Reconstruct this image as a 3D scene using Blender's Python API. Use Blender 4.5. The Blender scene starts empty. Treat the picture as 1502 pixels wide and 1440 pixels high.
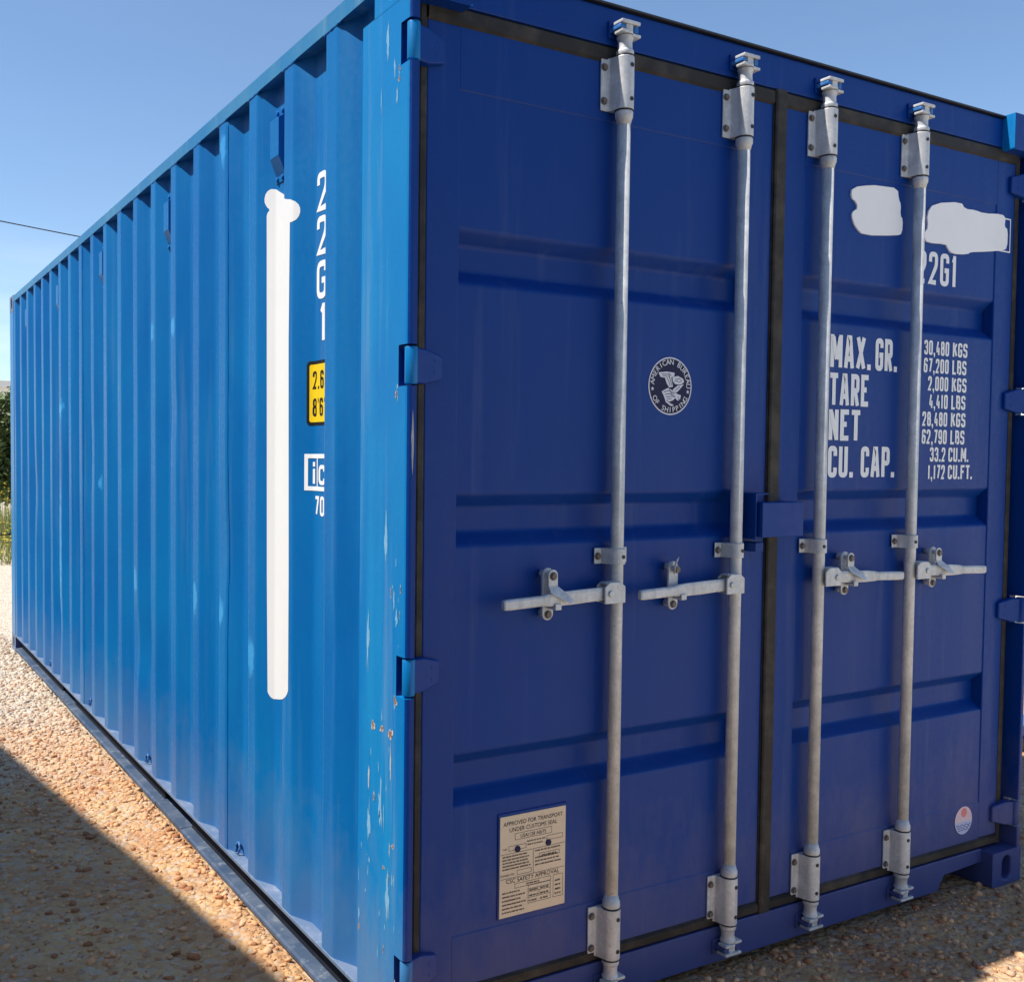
import bpy, bmesh, math, random
import numpy as np
from mathutils import Vector, Matrix, noise as mnoise

random.seed(7); rng = np.random.default_rng(7)
S = bpy.context.scene
COL = S.collection

# ------------------------------------------------------------------ camera
cd = bpy.data.cameras.new('camera'); cam = bpy.data.objects.new('camera', cd); COL.objects.link(cam)
cR = Vector((0.87369614, -0.48640063, 0.00833558)); cU = Vector((0.01165349, 0.03805625, 0.99920765)); cF = Vector((0.48633245, 0.87290672, -0.03891786))
M = Matrix((cR, cU, -cF)).transposed().to_4x4(); M.translation = Vector((-1.1218, -2.0217, 1.4404))
cam.matrix_world = M
cd.sensor_fit = 'HORIZONTAL'; cd.sensor_width = 36.0; cd.lens = 36.0 * 1504.79 / 1502.0
cd.shift_x = (751 - 599.94) / 1502.0; cd.shift_y = (730.06 - 720) / 1502.0
cd.clip_start = 0.05; cd.clip_end = 3000
S.camera = cam

# ------------------------------------------------------------------ sky, sun, exposure
SUN = Vector((-0.60, 0.132, 1.0)).normalized()          # towards the sun
ELEV = math.asin(SUN.z); AZ = math.atan2(SUN.x, SUN.y)   # clockwise from +Y
w = bpy.data.worlds.new('World'); S.world = w; w.use_nodes = True
nt = w.node_tree; nt.nodes.clear()
wo = nt.nodes.new('ShaderNodeOutputWorld'); bg = nt.nodes.new('ShaderNodeBackground')
sky = nt.nodes.new('ShaderNodeTexSky'); sky.sky_type = 'NISHITA'; sky.sun_disc = False
sky.sun_elevation = ELEV; sky.sun_rotation = AZ; sky.altitude = 20; sky.air_density = 1.0; sky.dust_density = 0.05; sky.ozone_density = 4.0
tc = nt.nodes.new('ShaderNodeTexCoord'); mp = nt.nodes.new('ShaderNodeMapping'); mp.inputs['Scale'].default_value = (1.0, 1.0, 4.5)
cn = nt.nodes.new('ShaderNodeTexNoise'); cn.inputs['Scale'].default_value = 2.2; cn.inputs['Detail'].default_value = 8; cn.inputs['Roughness'].default_value = 0.6
cr = nt.nodes.new('ShaderNodeMapRange'); cr.inputs['From Min'].default_value = 0.47; cr.inputs['From Max'].default_value = 0.72; cr.inputs['To Max'].default_value = 0.6
sep = nt.nodes.new('ShaderNodeSeparateXYZ'); lo = nt.nodes.new('ShaderNodeMapRange')
lo.inputs['From Min'].default_value = 0.22; lo.inputs['From Max'].default_value = 0.04; lo.inputs['To Min'].default_value = 0.02; lo.inputs['To Max'].default_value = 1.0
mu = nt.nodes.new('ShaderNodeMath'); mu.operation = 'MULTIPLY'
mx = nt.nodes.new('ShaderNodeMix'); mx.data_type = 'RGBA'; mx.inputs['B'].default_value = (8.2, 8.6, 9.2, 1)
L = nt.links.new
L(tc.outputs['Generated'], mp.inputs['Vector']); L(mp.outputs['Vector'], cn.inputs['Vector']); L(cn.outputs['Fac'], cr.inputs['Value'])
L(tc.outputs['Generated'], sep.inputs[0]); L(sep.outputs['Z'], lo.inputs['Value'])
L(cr.outputs['Result'], mu.inputs[0]); L(lo.outputs['Result'], mu.inputs[1]); L(mu.outputs[0], mx.inputs['Factor'])
L(sky.outputs['Color'], mx.inputs['A']); L(mx.outputs['Result'], bg.inputs['Color']); bg.inputs['Strength'].default_value = 0.120
L(bg.outputs[0], wo.inputs['Surface'])
sd = bpy.data.lights.new('sun', 'SUN'); sd.energy = 4.9; sd.angle = math.radians(0.53); sd.color = (1.0, 0.94, 0.85)
so = bpy.data.objects.new('sun', sd); COL.objects.link(so); so.location = (-6, 1, 10)
so.rotation_euler = SUN.to_track_quat('Z', 'Y').to_euler()
S.view_settings.view_transform = 'Standard'; S.view_settings.look = 'None'; S.view_settings.exposure = 0.52; S.view_settings.gamma = 1.0
S.view_settings.use_curve_mapping = False
S.render.engine = 'CYCLES'

# ------------------------------------------------------------------ material helpers
def nn(t, typ, **kw):
    n = t.nodes.new(typ)
    for k, v in kw.items():
        if hasattr(n, k): setattr(n, k, v)
        else: n.inputs[k.replace('_', ' ')].default_value = v
    return n
def mat(name, col, rough=0.5, metal=0.0, spec=0.5, coat=0.0):
    m = bpy.data.materials.new(name); m.use_nodes = True
    b = m.node_tree.nodes['Principled BSDF']
    b.inputs['Base Color'].default_value = (*col, 1); b.inputs['Roughness'].default_value = rough
    b.inputs['Metallic'].default_value = metal; b.inputs['Specular IOR Level'].default_value = spec
    b.inputs['Coat Weight'].default_value = coat
    return m, m.node_tree, b
def noise_node(t, scale, detail=5, rough=0.55, stretch=(1, 1, 1), src='Object'):
    c = t.nodes.new('ShaderNodeTexCoord'); mpn = t.nodes.new('ShaderNodeMapping'); mpn.inputs['Scale'].default_value = stretch
    n = t.nodes.new('ShaderNodeTexNoise'); n.inputs['Scale'].default_value = scale; n.inputs['Detail'].default_value = detail; n.inputs['Roughness'].default_value = rough
    t.links.new(c.outputs[src], mpn.inputs['Vector']); t.links.new(mpn.outputs['Vector'], n.inputs['Vector'])
    return n
def maprange(t, sock, a, b, c=0.0, d=1.0):
    n = t.nodes.new('ShaderNodeMapRange'); n.inputs['From Min'].default_value = a; n.inputs['From Max'].default_value = b
    n.inputs['To Min'].default_value = c; n.inputs['To Max'].default_value = d
    t.links.new(sock, n.inputs['Value']); return n.outputs['Result']
def mix(t, fac, A, B):
    n = t.nodes.new('ShaderNodeMix'); n.data_type = 'RGBA'
    for key, v in (('A', A), ('B', B)):
        if isinstance(v, tuple): n.inputs[key].default_value = (*v, 1)
        else: t.links.new(v, n.inputs[key])
    if isinstance(fac, float): n.inputs['Factor'].default_value = fac
    else: t.links.new(fac, n.inputs['Factor'])
    return n.outputs['Result']
def mth(t, op, a, b=None):
    n = t.nodes.new('ShaderNodeMath'); n.operation = op
    for i, v in enumerate((a, b)):
        if v is None: continue
        if isinstance(v, (int, float)): n.inputs[i].default_value = v
        else: t.links.new(v, n.inputs[i])
    return n.outputs[0]
def bump(t, b, h, strength=0.2, dist=0.01):
    n = t.nodes.new('ShaderNodeBump'); n.inputs['Strength'].default_value = strength; n.inputs['Distance'].default_value = dist
    t.links.new(h, n.inputs['Height']); t.links.new(n.outputs['Normal'], b.inputs['Normal'])

def paint(name, col, faded, dust=0.25, rough=0.36, streak=0.5, patches=(), spec=0.24, splash=0.0):
    m, t, b = mat(name, col, rough, 0, spec)
    big = noise_node(t, 1.6, 4).outputs['Fac']
    st = noise_node(t, 9.0, 6, 0.6, (1, 1, 0.09)).outputs['Fac']
    fine = noise_node(t, 60.0, 4, 0.6).outputs['Fac']
    c = mix(t, maprange(t, big, 0.35, 0.7, 0.0, 0.55), col, faded)
    c = mix(t, maprange(t, st, 0.48, 0.75, 0.0, streak), c, faded)
    # chalky dust runs
    dn = noise_node(t, 16.0, 7, 0.65, (1, 1, 0.05)).outputs['Fac']
    c = mix(t, maprange(t, dn, 0.56, 0.80, 0.0, dust), c, (0.42, 0.46, 0.50))
    sp = noise_node(t, 140.0, 2, 0.5).outputs['Fac']
    c = mix(t, maprange(t, sp, 0.71, 0.76, 0.0, dust * 0.9), c, (0.45, 0.46, 0.46))
    if patches:
        co = t.nodes.new('ShaderNodeTexCoord'); acc = None
        wob = maprange(t, noise_node(t, 14.0, 5, 0.65).outputs['Fac'], 0.3, 0.7, -0.55, 0.55)
        for (y, z, sy, sz) in patches:
            v = t.nodes.new('ShaderNodeVectorMath'); v.operation = 'SUBTRACT'; v.inputs[1].default_value = (0, y, z)
            t.links.new(co.outputs['Object'], v.inputs[0])
            v2 = t.nodes.new('ShaderNodeVectorMath'); v2.operation = 'MULTIPLY'; v2.inputs[1].default_value = (0, 1 / sy, 1 / sz)
            t.links.new(v.outputs[0], v2.inputs[0])
            ln = t.nodes.new('ShaderNodeVectorMath'); ln.operation = 'LENGTH'; t.links.new(v2.outputs[0], ln.inputs[0])
            f = maprange(t, mth(t, 'ADD', ln.outputs['Value'], wob), 1.0, 0.55)
            acc = f if acc is None else mth(t, 'MAXIMUM', acc, f)
        c = mix(t, mth(t, 'MULTIPLY', acc, 0.75), c, (0.05, 0.34, 0.68))
    if splash:
        c1 = t.nodes.new('ShaderNodeTexCoord'); s1 = t.nodes.new('ShaderNodeSeparateXYZ'); t.links.new(c1.outputs['Object'], s1.inputs[0])
        nz = noise_node(t, 11.0, 7, 0.7, (1, 1, .5)).outputs['Fac']
        f = maprange(t, mth(t, 'ADD', s1.outputs['Z'], mth(t, 'MULTIPLY', nz, -0.75)), 0.12, -0.22, 0.0, splash)
        c = mix(t, f, c, (0.34, 0.26, 0.19))
    t.links.new(c, b.inputs['Base Color'])
    t.links.new(maprange(t, mth(t, 'ADD', st, fine), 0.75, 1.25, rough - 0.07, rough + 0.14), b.inputs['Roughness'])
    bump(t, b, mth(t, 'ADD', mth(t, 'MULTIPLY', fine, 0.12), mth(t, 'ADD', noise_node(t, 6.0, 3).outputs['Fac'], mth(t, 'MULTIPLY', noise_node(t, 2.1, 2).outputs['Fac'], 3.0))), 0.14, 0.006)
    return m

PATCH = [(2.16, 1.935, .03, .05), (1.86, 1.93, .03, .04), (4.12, 1.70, .05, .06), (4.14, 0.92, .03, .40), (2.44, 0.90, .03, .07), (1.58, 0.92, .035, .06),
         (1.30, 0.92, .03, .055), (1.0, 0.81, .03, .07), (1.28, 2.45, .03, .06), (3.2, 1.3, .02, .04), (2.75, 0.5, .02, .05)]
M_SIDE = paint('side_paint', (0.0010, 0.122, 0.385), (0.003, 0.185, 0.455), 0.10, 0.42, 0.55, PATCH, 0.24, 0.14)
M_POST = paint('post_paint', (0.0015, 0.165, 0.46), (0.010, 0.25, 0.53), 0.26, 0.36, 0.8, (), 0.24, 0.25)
M_RAIL = paint('top_rail_paint', (0.02, 0.17, 0.38), (0.08, 0.25, 0.40), 0.45, 0.45, 0.7)
M_DOOR = paint('shaded_door_paint', (0.0006, 0.0365, 0.225), (0.0010, 0.045, 0.25), 0.075, 0.38, 0.35, (), 0.22, 0.16)  # same container blue, darkened to carry the shade on the door end
M_FLNG = paint('rail_flange_paint', (0.030, 0.060, 0.12), (0.12, 0.15, 0.21), 0.6, 0.5, 0.9)
M_LRAIL = paint('bottom_rail_paint', (0.08, 0.14, 0.25), (0.20, 0.24, 0.32), 0.7, 0.5, 0.9)

def galv():
    m, t, b = mat('galvanised_steel', (0.55, 0.56, 0.57), 0.5, 0.2, 0.5)
    v = t.nodes.new('ShaderNodeTexVoronoi'); v.inputs['Scale'].default_value = 130
    c0 = t.nodes.new('ShaderNodeTexCoord'); t.links.new(c0.outputs['Object'], v.inputs['Vector'])
    n = noise_node(t, 22, 6, 0.6).outputs['Fac']; st = noise_node(t, 45, 5, 0.6, (1, 1, .12)).outputs['Fac']
    c = mix(t, maprange(t, n, 0.35, 0.7), (0.52, 0.53, 0.54), (0.72, 0.72, 0.71))
    vs_ = t.nodes.new('ShaderNodeSeparateColor'); t.links.new(v.outputs['Color'], vs_.inputs[0])
    c = mix(t, maprange(t, vs_.outputs[0], 0.2, 1.0, 0.0, 0.30), c, (0.38, 0.39, 0.41))
    c = mix(t, maprange(t, st, 0.50, 0.75, 0, 0.65), c, (0.33, 0.33, 0.33))
    rs = noise_node(t, 34, 5, 0.7).outputs['Fac']; c = mix(t, maprange(t, rs, 0.66, 0.78, 0, 0.55), c, (0.30, 0.17, 0.09))
    sp = noise_node(t, 95, 3, 0.6).outputs['Fac']
    c = mix(t, maprange(t, sp, 0.66, 0.74, 0, 0.55), c, (0.22, 0.20, 0.18))
    t.links.new(c, b.inputs['Base Color']); t.links.new(maprange(t, n, 0.3, 0.7, 0.38, 0.62), b.inputs['Roughness'])
    bump(t, b, mth(t, 'ADD', n, v.outputs['Distance']), 0.10, 0.002)
    return m
M_GALV = galv()
M_BOLT = None
M_BLACK = mat('black_nylon', (0.012, 0.012, 0.013), 0.5)[0]
def rubber():
    m, t, b = mat('seal_rubber', (0.018, 0.016, 0.014), 0.6, 0, 0.35)
    n = noise_node(t, 12, 6, 0.65).outputs['Fac']
    t.links.new(mix(t, maprange(t, n, 0.45, 0.8), (0.018, 0.015, 0.013), (0.085, 0.068, 0.050)), b.inputs['Base Color'])
    bump(t, b, noise_node(t, 40, 4).outputs['Fac'], 0.2, 0.003)
    return m
M_RUB = rubber()
def worn(name, col, col2, rough, sc=30, amt=0.5, metal=0.0):
    m, t, b = mat(name, col, rough, metal, 0.22)
    n = noise_node(t, sc, 7, 0.65).outputs['Fac']
    t.links.new(mix(t, maprange(t, n, 0.45, 0.75, 0, amt), col, col2), b.inputs['Base Color'])
    bump(t, b, n, 0.08, 0.002)
    return m
M_BOLT = worn('dull_bolt_steel', (0.17, 0.16, 0.15), (0.24, 0.12, 0.06), 0.6, 70, 0.9, 0.3)
M_WHITE = worn('white_marking_vinyl', (0.84, 0.85, 0.86), (0.72, 0.74, 0.78), 0.5, 40, 0.4)
M_COVER = worn('white_redaction', (0.77, 0.77, 0.77), (0.73, 0.73, 0.73), 0.55, 6, 0.5)  # white of the added redaction bar on the side
M_COVER2 = worn('brightened_white_redaction', (0.90, 0.90, 0.90), (0.84, 0.84, 0.85), 0.5, 9, 0.6)  # lighter copy for the redaction patches, offsetting the shade on the doors
M_YEL = worn('yellow_vinyl', (0.85, 0.58, 0.01), (0.75, 0.48, 0.02), 0.45)
M_BLK = worn('black_print', (0.012, 0.012, 0.012), (0.03, 0.03, 0.03), 0.5)
M_NAVY = worn('navy_print', (0.010, 0.010, 0.055), (0.014, 0.016, 0.07), 0.45)
M_EAGLE = worn('silver_print', (0.70, 0.71, 0.78), (0.80, 0.80, 0.84), 0.5, 120, 0.8)
M_PLATE = worn('plate_cream', (0.80, 0.62, 0.43), (0.70, 0.54, 0.37), 0.4, 18, 0.6)
M_INK = worn('plate_ink', (0.05, 0.04, 0.045), (0.09, 0.07, 0.06), 0.5)
M_PRIMER = worn('bare_primer', (0.42, 0.42, 0.43), (0.62, 0.58, 0.55), 0.7, 60, 0.9)
M_SCUFF = worn('chalky_scuff', (0.16, 0.38, 0.60), (0.34, 0.46, 0.55), 0.6, 70, 0.8)
M_RUST = worn('rust', (0.30, 0.16, 0.09), (0.16, 0.07, 0.035), 0.85, 80, 0.9)
M_WEB = worn('shaded_rail_web', (0.012, 0.016, 0.028), (0.04, 0.04, 0.045), 0.8, 14, 0.7)  # near black: the shade under the rail nose is put into this colour
M_STW = worn('sticker_white', (0.78, 0.58, 0.62), (0.74, 0.52, 0.58), 0.5)
M_STL = worn('sticker_sea_blue', (0.52, 0.55, 0.78), (0.60, 0.62, 0.80), 0.5)
M_STR = worn('sticker_red', (0.78, 0.24, 0.22), (0.80, 0.40, 0.36), 0.5)
M_STB = worn('sticker_wave_blue', (0.10, 0.12, 0.30), (0.14, 0.16, 0.34), 0.5)
M_TOUCH = worn('keeper_paint', (0.03, 0.16, 0.46), (0.16, 0.28, 0.45), 0.4, 40, 0.7)

# ------------------------------------------------------------------ mesh helpers
class MB:
    def __init__(s): s.v = []; s.f = []; s.sm = []
    def add(s, vs, fs, smooth=False):
        o = len(s.v); s.v += [tuple(v) for v in vs]; s.f += [tuple(i + o for i in f) for f in fs]; s.sm += [smooth] * len(fs); return s
    def box(s, x0, x1, y0, y1, z0, z1):
        vs = [(x, y, z) for z in (z0, z1) for y in (y0, y1) for x in (x0, x1)]
        return s.add(vs, [(0, 2, 3, 1), (4, 5, 7, 6), (0, 1, 5, 4), (2, 6, 7, 3), (1, 3, 7, 5), (0, 4, 6, 2)])
    def prism(s, poly, axis, a, b, smooth=False):
        """poly: 2D points; axis 'z': (x,y); 'y': (x,z); 'x': (y,z)"""
        def P(q, h): return {'z': (q[0], q[1], h), 'y': (q[0], h, q[1]), 'x': (h, q[0], q[1])}[axis]
        n = len(poly); vs = [P(q, a) for q in poly] + [P(q, b) for q in poly]
        ar = sum(poly[i][0] * poly[(i + 1) % n][1] - poly[(i + 1) % n][0] * poly[i][1] for i in range(n))
        fs = [tuple(range(n))[::-1], tuple(range(n, 2 * n))] + [(i, (i + 1) % n, n + (i + 1) % n, n + i) for i in range(n)]
        if (ar < 0) ^ (axis == 'y') ^ (b < a): fs = [f[::-1] for f in fs]
        return s.add(vs, fs, smooth)
    def cyl(s, c, r, a, b, axis='z', n=20, r2=None, smooth=True):
        r2 = r if r2 is None else r2
        def P(t, rr, h):
            u, v = c[0] + rr * math.cos(t), c[1] + rr * math.sin(t)
            return {'z': (u, v, h), 'y': (u, h, v), 'x': (h, u, v)}[axis]
        ts = [2 * math.pi * i / n for i in range(n)]
        vs = [P(t, r, a) for t in ts] + [P(t, r2, b) for t in ts]
        side = [(i, (i + 1) % n, n + (i + 1) % n, n + i) for i in range(n)]; caps = [tuple(range(n))[::-1], tuple(range(n, 2 * n))]
        if axis == 'y': side = [f[::-1] for f in side]; caps = [f[::-1] for f in caps]
        if b < a: side = [f[::-1] for f in side]; caps = [f[::-1] for f in caps]
        o = len(s.v); s.add(vs, side, smooth); s.f += [tuple(i + o for i in f) for f in caps]; s.sm += [False, False]; return s
    def lathe(s, c, prof, n=24):
        vs = []; fs = []
        for r, z in prof:
            vs += [(c[0] + r * math.cos(2 * math.pi * i / n), c[1] + r * math.sin(2 * math.pi * i / n), z) for i in range(n)]
        k = len(prof)
        for j in range(k - 1):
            for i in range(n):
                fs.append((j * n + i, j * n + (i + 1) % n, (j + 1) * n + (i + 1) % n, (j + 1) * n + i))
        fs.append(tuple(range(n))[::-1]); fs.append(tuple((k - 1) * n + i for i in range(n)))
        if prof[-1][1] < prof[0][1]: fs = [f[::-1] for f in fs]
        return s.add(vs, fs, True)
    def tube(s, pts, r, n=8):
        pts = [Vector(p) for p in pts]; vs = []; fs = []
        for i, p in enumerate(pts):
            d = (pts[min(i + 1, len(pts) - 1)] - pts[max(i - 1, 0)]).normalized()
            up = Vector((0, 0, 1)) if abs(d.z) < .9 else Vector((1, 0, 0))
            a = d.cross(up).normalized(); b = d.cross(a)
            rr = r[i] if isinstance(r, (list, tuple)) else r
            vs += [p + (a * math.cos(2 * math.pi * k / n) + b * math.sin(2 * math.pi * k / n)) * rr for k in range(n)]
        for i in range(len(pts) - 1):
            fs += [(i * n + k, (i + 1) * n + k, (i + 1) * n + (k + 1) % n, i * n + (k + 1) % n) for k in range(n)]
        fs.append(tuple(range(n))); fs.append(tuple((len(pts) - 1) * n + k for k in range(n))[::-1])
        return s.add(vs, fs, True)
    def build(s, name, m, parent=None, bevel=0.0, seg=2):
        me = bpy.data.meshes.new(name); me.from_pydata(s.v, [], s.f); me.polygons.foreach_set('use_smooth', s.sm)
        me.materials.append(m); me.update()
        return link(name, me, parent, bevel, seg)
def link(name, me, parent=None, bevel=0.0, seg=2):
    o = bpy.data.objects.new(name, me); COL.objects.link(o)
    if parent is not None:
        o.parent = parent
        if parent.type == 'EMPTY': o.matrix_parent_inverse = Matrix.Translation(-parent.location)
    if bevel:
        md = o.modifiers.new('edge', 'BEVEL'); md.width = bevel; md.segments = seg; md.limit_method = 'ANGLE'; md.angle_limit = math.radians(38)
        md.harden_normals = False
    return o
def empty(name, loc): o = bpy.data.objects.new(name, None); COL.objects.link(o); o.location = loc; return o
def tag(o, label=None, cat=None, group=None, kind=None):
    for k, v in (('label', label), ('category', cat), ('group', group), ('kind', kind)):
        if v: o[k] = v
    return o

# ---- stroke lettering (condensed stencil-like capitals)
r_ = 0.42
G = {
 '0': [([(0,0,r_),(1,0,r_),(1,1,r_),(0,1,r_)], 1)], 'O': [([(0,0,r_),(1,0,r_),(1,1,r_),(0,1,r_)], 1)],
 '1': [([(.62,1.06,0),(.62,-.06,0)], 0), ([(.05,.80,0),(.62,.99,0)], 0)],
 '2': [([(0,.72,0),(0,1,r_),(1,1,r_),(1,.60,.3),(0,.0,0),(1,0,0)], 0)],
 '3': [([(0,.76,0),(0,1,r_),(1,1,r_),(1,.53,r_),(.3,.53,0)], 0), ([(.55,.53,0),(1,.53,r_),(1,0,r_),(0,0,r_),(0,.25,0)], 0)],
 '4': [([(.52,1.04,0),(.02,.27,0)], 0), ([(-.15,.24,0),(1.15,.24,0)], 0), ([(.75,.55,0),(.75,-.06,0)], 0)],
 '5': [([(1,1,0),(0,1,0),(0,.57,0),(1,.57,r_),(1,0,r_),(0,0,r_),(0,.22,0)], 0)],
 '6': [([(0,0,r_),(1,0,r_),(1,.56,r_),(0,.56,r_)], 1), ([(0,.3,0),(0,1,r_),(1,1,r_),(1,.78,0)], 0)],
 '7': [([(0,1,0),(1,1,0),(.38,0,0)], 0)],
 '8': [([(.05,.54,r_),(.95,.54,r_),(.95,1,r_),(.05,1,r_)], 1), ([(0,0,r_),(1,0,r_),(1,.53,r_),(0,.53,r_)], 1)],
 '9': [([(0,.42,r_),(1,.42,r_),(1,1,r_),(0,1,r_)], 1), ([(1,.7,0),(1,0,r_),(0,0,r_),(0,.22,0)], 0)],
 'A': [([(0,-.08,0),(.36,1,0),(.64,1,0),(1,-.08,0)], 0), ([(.2,.25,0),(.8,.25,0)], 0)],
 'B': [([(0,0,0),(0,1,0),(.92,1,r_),(.92,.53,r_),(.34,.53,0)], 0), ([(.4,.53,0),(1,.53,r_),(1,0,r_),(.34,0,0)], 0)],
 'C': [([(1,.72,0),(1,1,r_),(0,1,r_),(0,0,r_),(1,0,r_),(1,.28,0)], 0)],
 'E': [([(1.25,1,0),(0,1,0),(0,0,0),(1.25,0,0)], 0), ([(0,.53,0),(.85,.53,0)], 0)],
 'F': [([(1.2,1,0),(0,1,0),(0,-.08,0)], 0), ([(0,.53,0),(.85,.53,0)], 0)],
 'G': [([(1,.75,0),(1,1,r_),(0,1,r_),(0,0,r_),(1,0,r_),(1,.48,0),(.5,.48,0)], 0)],
 'K': [([(0,-.08,0),(0,1.08,0)], 0), ([(1,1,0),(0,.38,0)], 0), ([(.38,.58,0),(1,0,0)], 0)],
 'L': [([(0,1.08,0),(0,0,0),(1.2,0,0)], 0)],
 'M': [([(0,-.08,0),(0,1.08,0)], 0), ([(1,-.08,0),(1,1.08,0)], 0), ([(.10,1.0,0),(.50,.20,0)], 0), ([(.90,1.0,0),(.50,.20,0)], 0)],
 'N': [([(0,-.08,0),(0,1.08,0)], 0), ([(1,-.08,0),(1,1.08,0)], 0), ([(.06,.98,0),(.94,.02,0)], 0)],
 'P': [([(0,-.08,0),(0,1,0),(1,1,r_),(1,.46,r_),(.34,.46,0)], 0)],
 'R': [([(0,-.08,0),(0,1,0),(1,1,r_),(1,.48,r_),(.34,.48,0)], 0), ([(.48,.48,0),(1,-.08,0)], 0)],
 'S': [([(1,.76,0),(1,1,r_),(0,1,r_),(0,.54,r_),(1,.50,r_),(1,0,r_),(0,0,r_),(0,.24,0)], 0)],
 'T': [([(-.25,1,0),(1.25,1,0)], 0), ([(.5,.95,0),(.5,-.08,0)], 0)],
 'U': [([(0,1.08,0),(0,0,r_),(1,0,r_),(1,1.08,0)], 0)],
 'X': [([(0,-.06,0),(1,1.06,0)], 0), ([(0,1.06,0),(1,-.06,0)], 0)],
 'm': [([(0,0,0),(0,.62,0)], 0), ([(0,.5,0),(.1,.62,.2),(.5,.62,.2),(.5,0,0)], 0), ([(.5,.5,0),(.6,.62,.2),(1,.62,.2),(1,0,0)], 0)],
}
def rounded(pts, closed, W, H):
    P = [Vector((x * W, y * H)) for x, y, r in pts]; out = []; n = len(P)
    for i in range(n):
        r = pts[i][2] * W
        if r <= 0 or (not closed and i in (0, n - 1)): out.append(P[i]); continue
        a = (P[i - 1] - P[i]); b = (P[(i + 1) % n] - P[i]); rr = min(r, a.length * .49, b.length * .49)
        p0 = P[i] + a.normalized() * rr; p1 = P[i] + b.normalized() * rr
        for k in range(6):
            t = k / 5; out.append(p0 * (1 - t) ** 2 + P[i] * 2 * t * (1 - t) + p1 * t * t)
    res = [out[0]]
    for q in out[1:]:
        if (q - res[-1]).length > 1e-6: res.append(q)
    if closed and (res[0] - res[-1]).length < 1e-6: res.pop()
    return res
def ribbon(pts, closed, th):
    """left/right offset outline quads (2D)"""
    n = len(pts); Lp = []; Rp = []
    for i in range(n):
        if closed or 0 < i < n - 1:
            d0 = (pts[i] - pts[i - 1]).normalized(); d1 = (pts[(i + 1) % n] - pts[i]).normalized()
        else:
            d0 = d1 = (pts[1] - pts[0]).normalized() if i == 0 else (pts[-1] - pts[-2]).normalized()
        n0 = Vector((-d0.y, d0.x)); n1 = Vector((-d1.y, d1.x)); mm = n0 + n1
        if mm.length < 1e-4: mm = n0
        mm.normalize(); k = 1 / max(mm.dot(n1), 0.60)
        Lp.append(pts[i] + mm * th / 2 * k); Rp.append(pts[i] - mm * th / 2 * k)
    q = []
    for i in range(n if closed else n - 1):
        j = (i + 1) % n; q.append((Rp[i], Rp[j], Lp[j], Lp[i]))
    return q
def stroke_text(txt, h, wf=0.36, th=0.15, gap=0.14, sp=0.30):
    """list of (quad, layer) in 2D plus total width; h = cap height"""
    x = 0; out = []; T = th * h
    for ch in txt:
        if ch == ' ': x += sp * h; continue
        if ch in '.,':
            a = Vector((x, 0)); s_ = T * 1.05; out.append(([a, a + Vector((s_, 0)), a + Vector((s_, s_)), a + Vector((0, s_))], 0))
            if ch == ',':
                out.append(([a + Vector((s_ * .35, -s_ * .9)), a + Vector((s_ * .7, -s_ * .9)), a + Vector((s_, 0)), a + Vector((s_ * .4, 0))], 0))
            x += s_ + gap * h; continue
        if ch in "'\"":
            for kk in range(1 if ch == "'" else 2):
                a = Vector((x + kk * T * 1.2, h * .75)); out.append(([a, a + Vector((T * .6, 0)), a + Vector((T * .6, h * .25)), a + Vector((0, h * .25))], 0))
            x += T * (1 if ch == "'" else 2.4) + gap * h * .6; continue
        wch = wf * h * {'M': 1.3, '1': .6, 'm': 1.2, 'A': 1.12, 'X': 1.08, 'E': .95, 'L': .92, 'T': 1.0}.get(ch, 1)
        W = wch - T; H = h - T
        for li, (pts, cl) in enumerate(G[ch]):
            for q in ribbon(rounded(pts, cl, W, H), cl, T):
                out.append(([p + Vector((x + T / 2, T / 2)) for p in q], li))
        x += wch + gap * h
    return out, x - gap * h
def quads_to_mb(mbk, quads, fn):
    for q, li in quads:
        mbk.add([fn(p.x, p.y, li) for p in q], [tuple(range(len(q)))])
_font_cache = {}
def bfont_mesh(txt, size, align='CENTER'):
    key = (txt, align)
    if key not in _font_cache:
        c = bpy.data.curves.new('t', 'FONT'); c.body = txt; c.size = 1.0; c.align_x = align; c.fill_mode = 'FRONT'; c.resolution_u = 3; c.offset = 0.0
        o = bpy.data.objects.new('t', c); COL.objects.link(o)
        bpy.context.view_layer.update(); dg = bpy.context.evaluated_depsgraph_get()
        me = bpy.data.meshes.new_from_object(o.evaluated_get(dg))
        vs = [(v.co.x, v.co.y) for v in me.vertices]; fs = [tuple(p.vertices) for p in me.polygons]
        bpy.data.objects.remove(o); bpy.data.curves.remove(c); bpy.data.meshes.remove(me); _font_cache[key] = (vs, fs)
    vs, fs = _font_cache[key]
    return [(x * size, y * size) for x, y in vs], fs

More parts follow.
